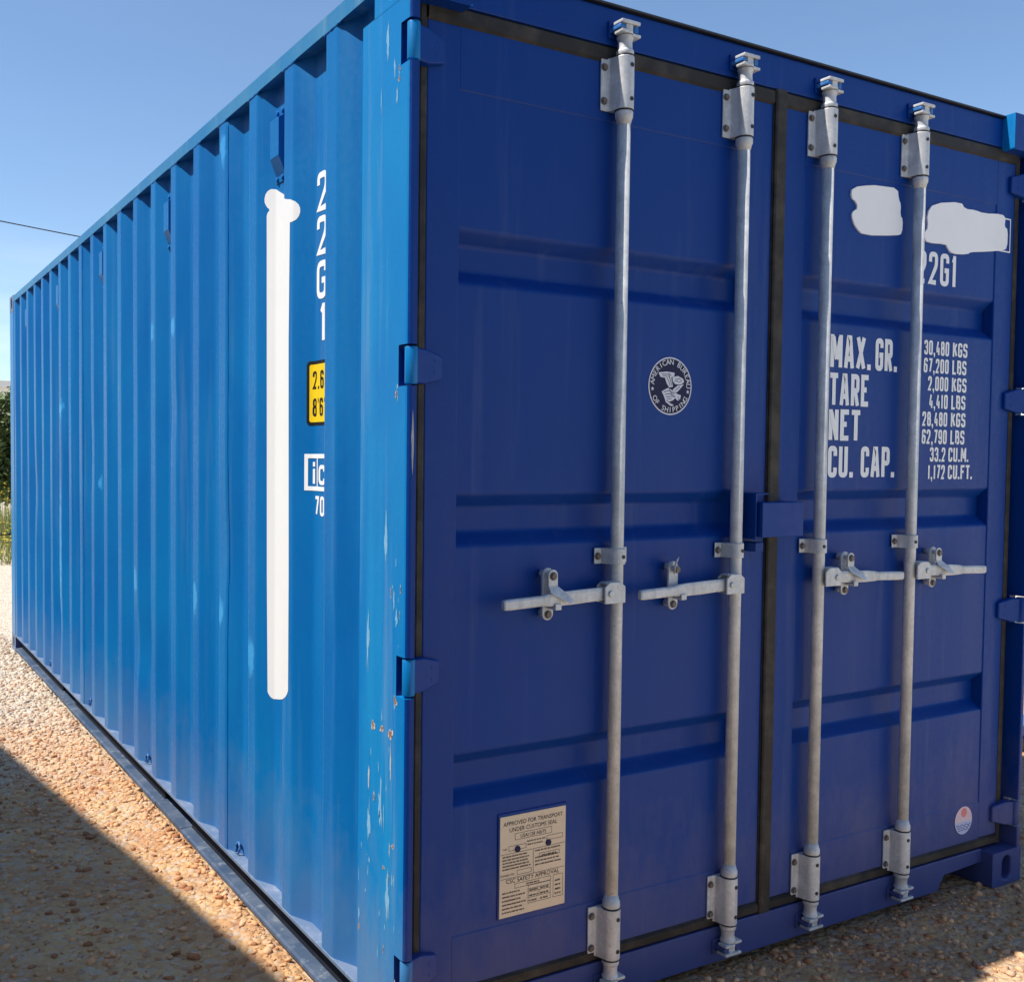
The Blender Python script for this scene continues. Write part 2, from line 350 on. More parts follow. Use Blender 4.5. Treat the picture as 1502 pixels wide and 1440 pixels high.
# ------------------------------------------------------------------ ground
GROUND_FLAT = [(0.08, 0.09), (2.36, 0.09), (0.08, 5.97), (2.36, 5.97)]
def gz(x, y):
    d = math.hypot(x - 1.0, y - 2.0)
    a = 0.012 * mnoise.noise(Vector((x * 1.1, y * 1.1, 0))) + 0.006 * mnoise.noise(Vector((x * 4.3, y * 4.3, 3))) + 0.003 * mnoise.noise(Vector((x * 13, y * 13, 7)))
    if d > 10: a += 0.10 * mnoise.noise(Vector((x * .08, y * .08, 5))) * min(1, (d - 10) / 15)
    dx = max(0 - x, 0, x - 2.438); dy = max(0 - y, 0, y - 6.058); e = math.hypot(dx, dy)
    heap = 0.022 * math.exp(-(e / 0.09) ** 2) * (0.55 + mnoise.noise(Vector((x * 3, y * 3, 11)))) if e > 0 else 0
    k = min(1.0, min(math.hypot(x - fx, y - fy) for fx, fy in GROUND_FLAT) / 0.30)
    return (a - 0.004 + heap) * k + (1 - k) * -0.001
def axis_pts(c0, c1, step, far):
    a = list(np.arange(c0, c1 + 1e-6, step)); d = step
    hi = [a[-1]]; 
    while hi[-1] < far: d *= 1.28; hi.append(hi[-1] + d)
    d = step; lo_ = [a[0]]
    while lo_[-1] > -far: d *= 1.28; lo_.append(lo_[-1] - d)
    return lo_[:0:-1] + a + hi[1:]
gx = axis_pts(-1.6, 4.2, 0.045, 900); gy = axis_pts(-1.6, 8.0, 0.045, 900)
gv = [(x, y, gz(x, y)) for y in gy for x in gx]; nx = len(gx)
gf = [(j * nx + i, j * nx + i + 1, (j + 1) * nx + i + 1, (j + 1) * nx + i) for j in range(len(gy) - 1) for i in range(nx - 1)]
def near_mask(t, big):
    """reddish earth by the doors and along the side, pale crushed stone further off"""
    c0 = t.nodes.new('ShaderNodeTexCoord'); sp = t.nodes.new('ShaderNodeSeparateXYZ'); t.links.new(c0.outputs['Object'], sp.inputs[0])
    yy = mth(t, 'ADD', sp.outputs['Y'], mth(t, 'MULTIPLY', mth(t, 'SUBTRACT', big, 0.5), 5.0))
    return mth(t, 'MULTIPLY', maprange(t, yy, 4.6, 2.2), maprange(t, mth(t, 'ADD', sp.outputs['Y'], mth(t, 'MULTIPLY', mth(t, 'SUBTRACT', big, 0.5), 0.8)), -0.55, -0.2))
def ground_mat():
    m, t, b = mat('gravelly_earth', (0.4, 0.3, 0.2), 0.95, 0, 0.2)
    big = noise_node(t, 0.9, 5, 0.6).outputs['Fac']; mid = noise_node(t, 3.2, 7, 0.68).outputs['Fac']; fine = noise_node(t, 55, 5, 0.7).outputs['Fac']
    v = t.nodes.new('ShaderNodeTexVoronoi'); v.inputs['Scale'].default_value = 48; c0 = t.nodes.new('ShaderNodeTexCoord'); t.links.new(c0.outputs['Object'], v.inputs['Vector'])
    soil = mix(t, maprange(t, mid, 0.3, 0.7), (0.46, 0.22, 0.105), (0.66, 0.45, 0.23))
    sand = mix(t, maprange(t, fine, 0.3, 0.7), (0.58, 0.50, 0.38), (0.72, 0.65, 0.54))
    c = mix(t, near_mask(t, big), sand, soil)
    sp = t.nodes.new('ShaderNodeSeparateColor'); t.links.new(v.outputs['Color'], sp.inputs[0])
    c = mix(t, maprange(t, sp.outputs[0], 0.55, 0.95, 0, 0.5), c, (0.50, 0.45, 0.40))
    c = mix(t, maprange(t, sp.outputs[1], 0.75, 0.95, 0, 0.5), c, (0.34, 0.15, 0.08))
    t.links.new(c, b.inputs['Base Color'])
    h = mth(t, 'ADD', mth(t, 'MULTIPLY', v.outputs['Distance'], -0.8), mth(t, 'MULTIPLY', fine, 0.7))
    bump(t, b, h, 0.9, 0.02)
    return m
M_GROUND = ground_mat()
g = MB(); g.v = gv; g.f = gf; g.sm = [True] * len(gf)
ground = tag(g.build('ground', M_GROUND), kind='structure')

def stone_mat():
    m, t, b = mat('gravel_stone', (0.4, 0.35, 0.3), 0.85, 0, 0.3)
    gi = t.nodes.new('ShaderNodeNewGeometry'); cr_ = t.nodes.new('ShaderNodeValToRGB'); e = cr_.color_ramp.elements
    e[0].position = 0; e[0].color = (0.24, 0.15, 0.10, 1); e[1].position = 1; e[1].color = (0.68, 0.62, 0.54, 1)
    for p_, c_ in ((.15, (0.34, 0.20, 0.13)), (.3, (0.52, 0.42, 0.31)), (.45, (0.60, 0.50, 0.38)), (.6, (0.40, 0.37, 0.34)), (.75, (0.66, 0.56, 0.44)), (.88, (0.50, 0.47, 0.44))):
        x = e.new(p_); x.color = (*c_, 1)
    t.links.new(gi.outputs['Random Per Island'], cr_.inputs[0])
    n = noise_node(t, 90, 5, 0.65).outputs['Fac']
    big = noise_node(t, 0.9, 5, 0.6).outputs['Fac']
    tint = t.nodes.new('ShaderNodeMix'); tint.data_type = 'RGBA'; tint.blend_type = 'MULTIPLY'; tint.inputs['B'].default_value = (1.22, 0.76, 0.45, 1)
    t.links.new(mth(t, 'MULTIPLY', near_mask(t, big), 0.95), tint.inputs['Factor']); t.links.new(cr_.outputs[0], tint.inputs['A'])
    t.links.new(mix(t, maprange(t, n, 0.4, 0.75, 0, 0.5), tint.outputs['Result'], (0.44, 0.29, 0.18)), b.inputs['Base Color'])
    bump(t, b, n, 0.35, 0.004)
    return m
M_STONE = stone_mat()
def pebbles(count, region, smin, smax, power=2.2):
    bm = bmesh.new(); bmesh.ops.create_icosphere(bm, subdivisions=1, radius=1.0)
    bv = np.array([v.co[:] for v in bm.verts]); bf = np.array([[v.index for v in f.verts] for f in bm.faces]); bm.free()
    V = []; F = []; o = 0
    for _ in range(count):
        x, y = region()
        s_ = smin + (smax - smin) * random.random() ** power
        vv = bv * (1 + rng.uniform(-.45, .40, (len(bv), 1)))
        sc = np.array([s_, s_ * random.uniform(.6, 1), s_ * random.uniform(.45, .8)]); a = random.uniform(0, 6.283)
        tl = random.uniform(-.4, .4); vv = vv * sc
        vv = np.stack([vv[:, 0], vv[:, 1] * math.cos(tl) - vv[:, 2] * math.sin(tl), vv[:, 1] * math.sin(tl) + vv[:, 2] * math.cos(tl)], 1)
        vv = np.stack([vv[:, 0] * math.cos(a) - vv[:, 1] * math.sin(a), vv[:, 0] * math.sin(a) + vv[:, 1] * math.cos(a), vv[:, 2]], 1)
        vv += np.array([x, y, gz(x, y) + sc[2] * .08]); V.append(vv); F.append(bf + o); o += len(bv)
    return np.concatenate(V), np.concatenate(F)
def reg_left():
    while True:
        y = random.uniform(-0.3, 6.6) if random.random() < .8 else random.uniform(-1.5, 11); x = -1.5 + 1.53 * random.random()
        if (x < -0.012 or y > 6.1 or y < -0.02) and random.random() < 0.17 + 0.83 * min(1, max(0, (y - 1.5) / 2.5)) + (0.5 if x > -.07 else 0): return x, y
def reg_front(): return random.uniform(-0.6, 3.6), random.uniform(-1.3, 0.05) if random.random() < .7 else random.uniform(-2.6, 0.0)
def reg_right(): return random.uniform(2.47, 4.6), random.uniform(-0.6, 5)
parts_ = [pebbles(30000, reg_left, .0035, .0165, 2.0), pebbles(9000, reg_front, .0035, .016, 2.0), pebbles(7000, reg_right, .005, .020), pebbles(420, reg_left, .012, .026, 3), pebbles(140, reg_front, .012, .024, 3)]
pv = []; pf = []; o_ = 0
for a_, b_ in parts_: pv.append(a_); pf.append(b_ + o_); o_ += len(a_)
pv = np.concatenate(pv); pf = np.concatenate(pf)
me = bpy.data.meshes.new('gravel'); me.vertices.add(len(pv)); me.vertices.foreach_set('co', pv.ravel().astype(np.float32))
me.loops.add(pf.size); me.loops.foreach_set('vertex_index', pf.ravel().astype(np.int32)); me.polygons.add(len(pf))
me.polygons.foreach_set('loop_start', np.arange(0, pf.size, 3, dtype=np.int32)); me.polygons.foreach_set('loop_total', np.full(len(pf), 3, dtype=np.int32))
me.materials.append(M_STONE); me.update(calc_edges=True); me.validate()
tag(link('gravel', me), 'loose beige, grey and reddish gravel strewn around the blue container', 'gravel', kind='stuff')

# ------------------------------------------------------------------ the shipping container
LEN, WID, HGT = 6.058, 2.438, 2.591
box = empty('shipping_container', (WID / 2, LEN / 2, 0))
tag(box, 'blue corrugated steel shipping container with galvanised locking rods on its double doors', 'shipping container')

PER, Y0, DEP = 0.2855, 0.457, 0.036
BR = [0.0, 0.070, 0.146, 0.218]
def prof(y):
    r = (y - Y0) % PER
    if r < .070: return DEP * r / .070
    if r < .146: return DEP
    if r < .218: return DEP * (.218 - r) / .072
    return 0.0
YS, YE = 0.232, 5.895
bpts = []
for k in range(-1, 21):
    for i, b in enumerate(BR):
        y = Y0 + k * PER + b
        for dd in (-0.012, -0.0075, -0.003, 0.003, 0.0075, 0.012): bpts.append(y + dd)
bpts = sorted(q for q in bpts if YS < q < YE); bpts = [YS] + bpts + [YE]
def prof_s(y):   # with small bend radii
    return (prof(y - .006) + prof(y - .003) + 2 * prof(y) + prof(y + .003) + prof(y + .006)) / 6
ZB, ZT = 0.124, 2.545
DENTS = [(1.27, 1.12, .007, .10, .16), (2.36, 0.62, .009, .12, .14), (3.35, 1.45, .007, .10, .2), (4.25, 0.45, .010, .14, .16), (1.86, 1.62, .005, .07, .1), (5.0, 1.2, .008, .12, .2), (0.385, 0.95, .004, .06, .12)]
def side_disp(y, z): return sum(a * math.exp(-((y - dy) / ry) ** 2 - ((z - dz) / rz) ** 2) for dy, dz, a, ry, rz in DENTS) + 0.0008 * mnoise.noise(Vector((y * 1.7, z * 1.6, 4))) + 0.0004 * mnoise.noise(Vector((y * 6, z * 3, 9)))
def side_panel(mirror):
    zs = np.linspace(ZB, ZT, 44); vs = []; fs = []; n = len(bpts)
    for z in zs:
        for y in bpts:
            d = side_disp(y, z)
            x = prof_s(y) + d + 0.0015
            vs.append((WID - x if mirror else x, y, z))
    for j in range(len(zs) - 1):
        for i in range(n - 1):
            f = (j * n + i, (j + 1) * n + i, (j + 1) * n + i + 1, j * n + i + 1); fs.append(f[::-1] if mirror else f)
    mb_ = MB(); mb_.add(vs, fs, True)
    o = mb_.build('side_panel', M_SIDE, box)
    md = o.modifiers.new('sheet', 'SOLIDIFY'); md.thickness = 0.002; md.offset = -1; md.use_rim = False
    return o
SP = side_panel(False); side_panel(True)

BREAKS = [Y0 + k * PER + b for k in range(-1, 5) for b in BR]
def on_side(name, polys, m, off=0.0010):
    """polys: list of ([(y,z)...], layer). cut at the bends and pressed onto the sheet"""
    bm = bmesh.new(); lay = bm.verts.layers.float.new('lay')
    for pts, li in polys:
        vs = [bm.verts.new((0, y, z)) for y, z in pts]
        for v in vs: v[lay] = li
        try: bm.faces.new(vs)
        except ValueError: pass
    ys = [v.co.y for v in bm.verts]
    for b in BREAKS:
        for dd in (-.006, 0, .006):
            if min(ys) < b + dd < max(ys):
                bmesh.ops.bisect_plane(bm, geom=list(bm.verts) + list(bm.edges) + list(bm.faces), plane_co=(0, b + dd, 0), plane_no=(0, 1, 0), dist=1e-6)
    for v in bm.verts: v.co.x = prof_s(v.co.y) + side_disp(v.co.y, v.co.z) - off + 0.0015 - 0.0003 * round(v[lay])
    bm.normal_update()
    for f in bm.faces:
        if f.normal.x > 0: f.normal_flip()
    me = bpy.data.meshes.new(name); bm.to_mesh(me); bm.free(); me.materials.append(m)
    return link(name, me, SP)
# type code, one character above another
for ch, zt, zb in (('2', 2.215, 2.108), ('2', 2.096, 1.990), ('G', 1.975, 1.872), ('1', 1.862, 1.755)):
    q, wd = stroke_text(ch, zt - zb, 0.62, 0.16)
    yl = 0.588 if ch != '1' else 0.566
    on_side('type_code_character', [([(yl - p.x, zb + p.y) for p in quad], li) for quad, li in q], M_WHITE)
# height sticker
def rrect(y0, y1, z0, z1, r):
    out = []
    for cx, cz, a0 in ((y1 - r, z1 - r, 0), (y0 + r, z1 - r, 90), (y0 + r, z0 + r, 180), (y1 - r, z0 + r, 270)):
        for k in range(5):
            a = math.radians(a0 + 22.5 * k); out.append((cx + r * math.cos(a), cz + r * math.sin(a)))
    return out
st = on_side('height_sticker', [(rrect(0.478, 0.628, 1.528, 1.706, .012), 0)], M_BLK, .0008)
on_side('sticker_field', [(rrect(0.486, 0.618, 1.537, 1.696, .006), 0)], M_YEL, .0012)
for txt, z0, h in (('2.6m', 1.628, .050), ("8'6\"", 1.553, .050)):
    q, wd = stroke_text(txt, h, 0.44, 0.15, .16)
    on_side('sticker_lettering', [([(0.607 - p.x, z0 + p.y) for p in quad], li) for quad, li in q], M_BLK, .0017)
# boxed interchange mark with 70 below
fr = []
for a, b, c_, d in ((.498, .634, 1.437, 1.449), (.498, .634, 1.347, 1.359), (.622, .634, 1.359, 1.437), (.498, .508, 1.359, 1.437), (.577, .583, 1.359, 1.437)):
    fr.append(([(b, c_), (a, c_), (a, d), (b, d)], 0))
fr += [([(.606, 1.366), (.595, 1.366), (.595, 1.408), (.606, 1.408)], 0), ([(.606, 1.414), (.595, 1.414), (.595, 1.427), (.606, 1.427)], 0)]
q, _ = stroke_text('C', .055, .75, .2); fr += [([(.571 - p.x, 1.364 + p.y) for p in quad], li) for quad, li in q]
on_side('interchange_mark', fr, M_WHITE)
q, _ = stroke_text('70', .055, .52, .17, .12)
on_side('interchange_number', [([(.596 - p.x, 1.278 + p.y) for p in quad], li) for quad, li in q], M_WHITE)
# redaction bar over the number, added to the side as a white strip
def smooth_poly(P, it=2):
    for _ in range(it):
        Q = []
        for i in range(len(P)):
            a, b_ = P[i], P[(i + 1) % len(P)]; Q += [(a[0] * .75 + b_[0] * .25, a[1] * .75 + b_[1] * .25), (a[0] * .25 + b_[0] * .75, a[1] * .25 + b_[1] * .75)]
        P = Q
    return P
BAR = [(0.9233, 2.1495), (0.9183, 0.7245), (0.9058, 0.7053), (0.8881, 0.6997), (0.7392, 0.7351), (0.7082, 0.7535), (0.6931, 0.7763), (0.7059, 2.101), (0.6688, 2.098), (0.6511, 2.1144), (0.6511, 2.1388), (0.6736, 2.1591), (0.7424, 2.1756), (0.8524, 2.2217), (0.9016, 2.2458), (0.926, 2.2374), (0.9335, 2.2121), (0.9235, 2.1923), (0.9112, 2.1824), (0.9233, 2.1719)]
cb = on_side('redaction_strip', [(smooth_poly(BAR, 1), 0)], M_COVER, .0007); cb['label'] = 'long white redaction bar laid over the vertical number'

# vents
for k in (1, 5, 9, 13, 17):
    yc = Y0 + PER * k + .108; xr = DEP + .0015
    v_ = MB(); v_.prism([(xr, 2.445), (xr - .002, 2.445), (xr - .024, 2.432), (xr - .024, 2.322), (xr - .002, 2.272), (xr, 2.272)], 'y', yc - .034, yc + .034)
    vc = v_.build('vent_cover', M_SIDE, SP, .0015)
    for z in (2.456, 2.262):
        f_ = MB(); f_.box(xr - .003, xr, yc - .034, yc + .034, z - .010, z + .010); f_.build('vent_flange', M_SIDE, SP, .001)
        for dy in (-.02, .02):
            MB().cyl((yc + dy, z), .0075, xr - .003, xr - .010, 'x', 12).build('vent_rivet', M_SIDE, SP, .002)
for yw in (1.236, 3.520):                             # welded joints between the pressed sheets
    MB().tube([(prof_s(yw) + side_disp(yw, z) + .0008, yw + .0006 * math.sin(z * 40), z) for z in np.linspace(.126, 2.538, 90)], .0012, 6).build('weld_seam', M_SIDE, SP)
# lashing rings along the bottom rail
for yr in (1.178, 1.178 + PER * 4, 1.178 + PER * 8, 1.178 + PER * 12):
    pts = [(0.022 + 0.004 * math.sin(a), yr + 0.016 * math.cos(a), 0.144 + 0.018 * math.sin(a)) for a in np.linspace(-0.9, math.pi + 0.9, 16)]
    MB().tube(pts, 0.0042, 8).build('lashing_ring', M_SIDE, SP)

# top side rails
for mir in (0, 1):
    X = (lambda x: WID - x) if mir else (lambda x: x)
    t_ = MB()
    ny = 60; ys_ = np.linspace(.176, 5.882, ny); sec = [(0.000, 2.540), (0.000, 2.5825), (.004, 2.5865), (.058, 2.5865), (.060, 2.5825), (.060, 2.540)]
    vs = []; fs = []
    for y in ys_:
        w_ = .0012 * mnoise.noise(Vector((y * 2.2, 3, 1))) + .0006 * mnoise.noise(Vector((y * 7, 3, 1)))
        for (x, z) in sec: vs.append((X(x + (w_ if x < .01 else 0)), y, z + w_ * .8))
    ns = len(sec)
    for j in range(ny - 1):
        for i in range(ns):
            f = (j * ns + i, j * ns + (i + 1) % ns, (j + 1) * ns + (i + 1) % ns, (j + 1) * ns + i); fs.append(f[::-1] if mir else f)
    fs.append(tuple(range(ns))[::-1]); fs.append(tuple((ny - 1) * ns + i for i in range(ns)))
    t_.add(vs, fs); t_.build('top_side_rail', M_RAIL, box)
    if not mir:
        for k in range(0, 19):
            yb = Y0 + PER * k - .036
            pts = [(0.003 + random.uniform(-.001, .001), yb + d, 2.5385 + random.uniform(-.0015, .0015)) for d in np.linspace(-.05, .05, 9)]
            MB().tube(pts, .0042, 6).build('weld_bead', M_SIDE, SP)
# bottom side rails
POCK = [(1.75, 2.11), (3.948, 4.308)]
for mir in (0, 1):
    X = (lambda x: WID - x) if mir else (lambda x: x)
    r1 = MB(); r1.prism([(X(-.001), .113), (X(-.001), .1225), (X(.0), .124), (X(.062), .124), (X(.062), .113)], 'y', .17, 5.888)
    rail = r1.build('bottom_side_rail', M_LRAIL, box, .0012)
    segs = [(.17, POCK[0][0]), (POCK[0][1], POCK[1][0]), (POCK[1][1], 5.888)]
    for a, b in segs:
        w1 = MB(); w1.prism([(X(.041), .030), (X(.006), .028), (X(-.001), .024), (X(-.001), .012), (X(.003), .008), (X(.061), .008), (X(.061), .022), (X(.043), .022)], 'y', a, b, False)
        w1.build('rail_flange', M_FLNG, rail, .002)
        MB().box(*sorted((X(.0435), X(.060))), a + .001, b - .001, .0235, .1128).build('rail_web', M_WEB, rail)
    for a, b in POCK:
        s1 = MB(); s1.box(*sorted((X(.001), X(.20))), a + .002, b - .002, .012, .030); s1.build('pocket_strap', M_FLNG, rail, .002)
        for q0, q1 in ((a - .012, a - .002), (b + .002, b + .012)): MB().box(*sorted((X(.062), X(.3))), q0, q1, .016, .107).build('pocket_wall', M_LRAIL, rail)
# floor, roof, far end
MB().box(.062, WID - .062, .10, LEN - .06, .110, .150).build('floor', worn('underside', (.03, .03, .03), (.06, .05, .04), .9), box)
for i in range(14):
    y = .5 + i * .39
    if any(a - .1 < y < b + .1 for a, b in POCK): continue
    MB().box(.062, WID - .062, y - .02, y + .02, .022, .109).build('cross_member', M_BLACK, box)
rf = MB(); zs_ = []
for i in range(58):
    y = .17 + i * .1003; zs_.append((y, 2.5835 - (0.018 if (i % 4) in (1, 2) else 0)))
rf.add([(x, y, z) for y, z in zs_ for x in (.0605, WID - .0605)], [(2 * i, 2 * i + 1, 2 * i + 3, 2 * i + 2) for i in range(len(zs_) - 1)])
rf.build('roof', M_RAIL, box)
MB().box(.05, WID - .05, LEN - .055, LEN - .03, .12, 2.56).build('end_wall', M_SIDE, box)
MB().box(.162, WID - .162, LEN - .08, LEN - .005, 2.50, 2.58).build('end_header', M_RAIL, box, .002)
MB().box(.162, WID - .162, LEN - .08, LEN - .005, .02, .15).build('end_sill', M_LRAIL, box, .002)

# corner fittings with oval holes
def oval(w_, h_, n=24):
    out = []
    for i in range(n):
        a = 2 * math.pi * i / n; c, s_ = math.cos(a), math.sin(a)
        if w_ >= h_: out.append((c * h_ / 2 + math.copysign((w_ - h_) / 2, c) if abs(c) > 1e-9 else 0, s_ * h_ / 2))
        else: out.append((c * w_ / 2, s_ * w_ / 2 + (math.copysign((h_ - w_) / 2, s_) if abs(s_) > 1e-9 else 0)))
    return out
def holed_face(mbk, W, H, hw, hh, depth, P):
    """rectangle centred at 0 with an oval hole and an inner tunnel; P(u,v,d) maps to 3D"""
    n = 24; ov = oval(hw, hh, n); rc = []
    for i in range(n):
        a = 2 * math.pi * i / n; c, s_ = math.cos(a), math.sin(a); k = 1 / max(abs(c) / (W / 2), abs(s_) / (H / 2)); rc.append((c * k, s_ * k))
    for sx in (-1, 1):
        for sy in (-1, 1):
            i = min(range(n), key=lambda j: abs(rc[j][0] - sx * W / 2) + abs(rc[j][1] - sy * H / 2)); rc[i] = (sx * W / 2, sy * H / 2)
    vs = [P(u, v, 0) for u, v in rc] + [P(u, v, 0) for u, v in ov] + [P(u, v, depth) for u, v in ov]
    fs = []
    for i in range(n):
        j = (i + 1) % n; fs += [(i, j, n + j, n + i), (n + i, n + j, 2 * n + j, 2 * n + i)]
    fs.append(tuple(range(2 * n, 3 * n)))
    mbk.add(vs, fs)
def paint_front_shade(o):  # front and underside faces get the darker blue, painting in their shade
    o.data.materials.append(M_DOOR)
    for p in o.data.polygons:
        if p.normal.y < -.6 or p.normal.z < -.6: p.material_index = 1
def fitting(cx, cy, z0, sx, sy, parent, m):
    """cx,cy outer corner; sx,sy inward direction"""
    A, B, Hh = .162, .178, .118; f = MB()
    P1 = lambda u, v, d: (cx + sx * (A / 2 + u), cy + sy * d, z0 + Hh / 2 + v)
    P2 = lambda u, v, d: (cx + sx * d, cy + sy * (B / 2 + u), z0 + Hh / 2 + v)
    holed_face(f, A, Hh, .050, .082, .035, P1); holed_face(f, B, Hh, .052, .080, .035, P2)
    x0, x1 = cx, cx + sx * A; y0, y1 = cy, cy + sy * B; z1 = z0 + Hh
    f.add([(x0, y0, z0), (x1, y0, z0), (x1, y1, z0), (x0, y1, z0), (x0, y0, z1), (x1, y0, z1), (x1, y1, z1), (x0, y1, z1)], [(0, 1, 2, 3), (4, 5, 6, 7), (1, 2, 6, 5), (3, 2, 6, 7)])
    o = f.build('corner_fitting', m, parent)
    bm = bmesh.new(); bm.from_mesh(o.data); bmesh.ops.remove_doubles(bm, verts=bm.verts, dist=1e-5); bmesh.ops.recalc_face_normals(bm, faces=bm.faces); bm.to_mesh(o.data); bm.free()
    paint_front_shade(o)
    md = o.modifiers.new('edge', 'BEVEL'); md.width = .006; md.segments = 3; md.limit_method = 'ANGLE'; md.angle_limit = math.radians(50)
    return o
for cx, sx in ((0, 1), (WID, -1)):
    for cy, sy in ((0, 1), (LEN, -1)):
        for z0 in (0, HGT - .118): fitting(cx, cy, z0, sx, sy, box, M_LRAIL if cy else (M_DOOR if (cx > 1 and z0 == 0) else M_POST))  # lower right door-end fitting takes the shade-darkened blue

# corner posts
HZ = [2.372, 1.650, 0.938, 0.235]; HH = 0.047
def chip(name, y, z, sy, sz, m, parent, off, seed, n=22):
    pts = []
    for i in range(n):
        a = 2 * math.pi * i / n; rr = 0.68 + 0.75 * mnoise.noise(Vector((math.cos(a) * 2.3 + seed * 3.1, math.sin(a) * 2.3, seed))); rr = max(rr, .18)
        pts.append((-off, y + sy * rr * math.cos(a), z + sz * rr * math.sin(a)))
    k = MB(); k.add(pts, [tuple(range(n))[::-1]]); return k.build(name, m, parent)
for mir in (0, 1):
    X = (lambda x: WID - x) if mir else (lambda x: x)
    full = [(0, .238), (0, .014), (.0015, .0075), (.005, .003), (.011, .0005), (.022, .0005), (.024, .003), (.024, .075), (.050, .075), (.050, .238)]
    cut = [(0, .238), (0, .046), (.034, .046), (.034, .075), (.050, .075), (.050, .238)]
    pz = [.117]
    segs = []
    lo_z = .117
    for hz in sorted(HZ):
        segs.append((full, lo_z, hz - HH)); segs.append((cut, hz - HH, hz + HH)); lo_z = hz + HH
    segs.append((full, lo_z, HGT - .117))
    pm = MB()
    for poly, a, b in segs: pm.prism([(X(x), y) for x, y in poly], 'z', a, b)
    post = pm.build('corner_post', M_DOOR if mir else M_POST, box)  # right post takes the shade-darkened blue of the same paint
    paint_front_shade(post)
    if not mir:
        CH = [(0.12, 0.62, .016, .085, 1), (0.18, 0.56, .012, .06, 1), (0.08, 0.40, .014, .07, 1), (0.19, 1.0, .010, .09, 1), (0.10, 1.25, .012, .08, 1), (0.161, 0.796, .015, .018, 2), (0.115, 0.800, .014, .015, 2), (0.071, 0.795, .017, .019, 2), (0.069, 0.726, .005, .060, 1), (0.181, 0.662, .006, .036, 1), (0.152, 0.624, .006, .022, 2),
              (0.055, 0.534, .010, .011, 2), (0.072, 0.52, .004, .025, 1), (0.102, 0.594, .003, .045, 1), (0.175, 0.462, .005, .010, 1), (0.181, 0.435, .004, .016, 1), (0.230, 0.306, .006, .026, 1), (0.230, 0.275, .005, .018, 2),
              (0.10, 0.469, .009, .009, 2), (0.058, 0.455, .004, .022, 1), (0.059, 1.111, .006, .030, 1), (0.046, 1.070, .009, .024, 1), (0.108, 2.40, .009, .055, 1), (0.073, 2.33, .006, .028, 1), (0.062, 2.262, .006, .030, 1), (0.14, 2.27, .004, .040, 1), (0.044, 0.875, .008, .008, 2),
              (0.17, 0.73, .003, .02, 1), (0.13, 0.70, .003, .016, 1), (0.09, 0.66, .003, .012, 1), (0.12, 0.35, .003, .010, 1), (0.05, 1.2, .003, .016, 1)]
        for q in range(24):
            cy_, cz_ = random.choice([(.07, .74), (.16, .68), (.06, .50), (.17, .45), (.05, 1.10), (.23, .32), (.09, .30), (.06, .22), (.12, .58)])
            CH.append((min(.232, max(.02, random.gauss(cy_, .022))), random.gauss(cz_, .05), random.uniform(.0015, .0045), random.uniform(.004, .022), 2 if random.random() < .35 else 1))
        for hz in HZ[:3]:
            for q in range(5): CH.append((random.uniform(.047, .058), hz - HH - random.uniform(0, .03), random.uniform(.003, .007), random.uniform(.004, .016), random.choice((1, 2))))
        for i, (y, z, sy, sz, kd) in enumerate(CH):
            chip('paint_chip' if kd == 2 else 'paint_scuff', y, z, sy * .85, sz * (.8 if kd == 2 else 1.0), M_PRIMER if kd == 2 or z in (0.726, 0.662, 0.52) else M_SCUFF, post, .0006, i + 1.3)
            if kd == 2: chip('rust_spot', y, z, sy * .6, sz * .6, M_RUST, post, .0010, i + 40.7)
        # worn streak on the front edge beside the seal
        k = MB(); pts = []
        for i in range(14):
            t = i / 13; wd = .0045 * math.sin(math.pi * t) * (0.7 + .5 * mnoise.noise(Vector((t * 6, 0, 2)))); pts.append((0.0125 - wd, 0.0, 1.40 + .15 * t))
        for i in range(14)[::-1]:
            t = i / 13; wd = .0045 * math.sin(math.pi * t) * (0.7 + .5 * mnoise.noise(Vector((t * 6, 0, 8)))); pts.append((0.0125 + wd, 0.0, 1.40 + .15 * t))
        k.add([(x, -.0006, z) for x, y, z in pts], [tuple(range(28))]); k.build('paint_chip', M_PRIMER, post)
    rp = MB(); rp.prism([(X(0), 5.89), (X(0), LEN - .004), (X(.09), LEN - .004), (X(.09), LEN - .06), (X(.045), LEN - .06), (X(.045), 5.89)], 'z', .117, HGT - .117)
    rp.build('corner_post', M_POST, box, .004)

# header and sill
FH = .041
hd = MB(); hd.prism([(FH, 2.487), (FH, 2.578), (FH + .004, 2.582), (.17, 2.582), (.17, 2.487)], 'x', .161, WID - .161); header = hd.build('header', M_DOOR, box, .003)
MB().box(.161, WID - .161, FH - .011, FH + .05, 2.5822, 2.5880).build('header_drip_lip', M_BLACK, header, .0015)  # black colour stands in for the shading along the roof edge
sl = MB(); sl.prism([(.161, .124), (WID - .161, .124), (WID - .161, .078), (2.075, .070), (2.04, .022), (.40, .022), (.365, .070), (.161, .078)], 'y', FH, .17); sill = sl.build('sill', M_DOOR, box, .003)

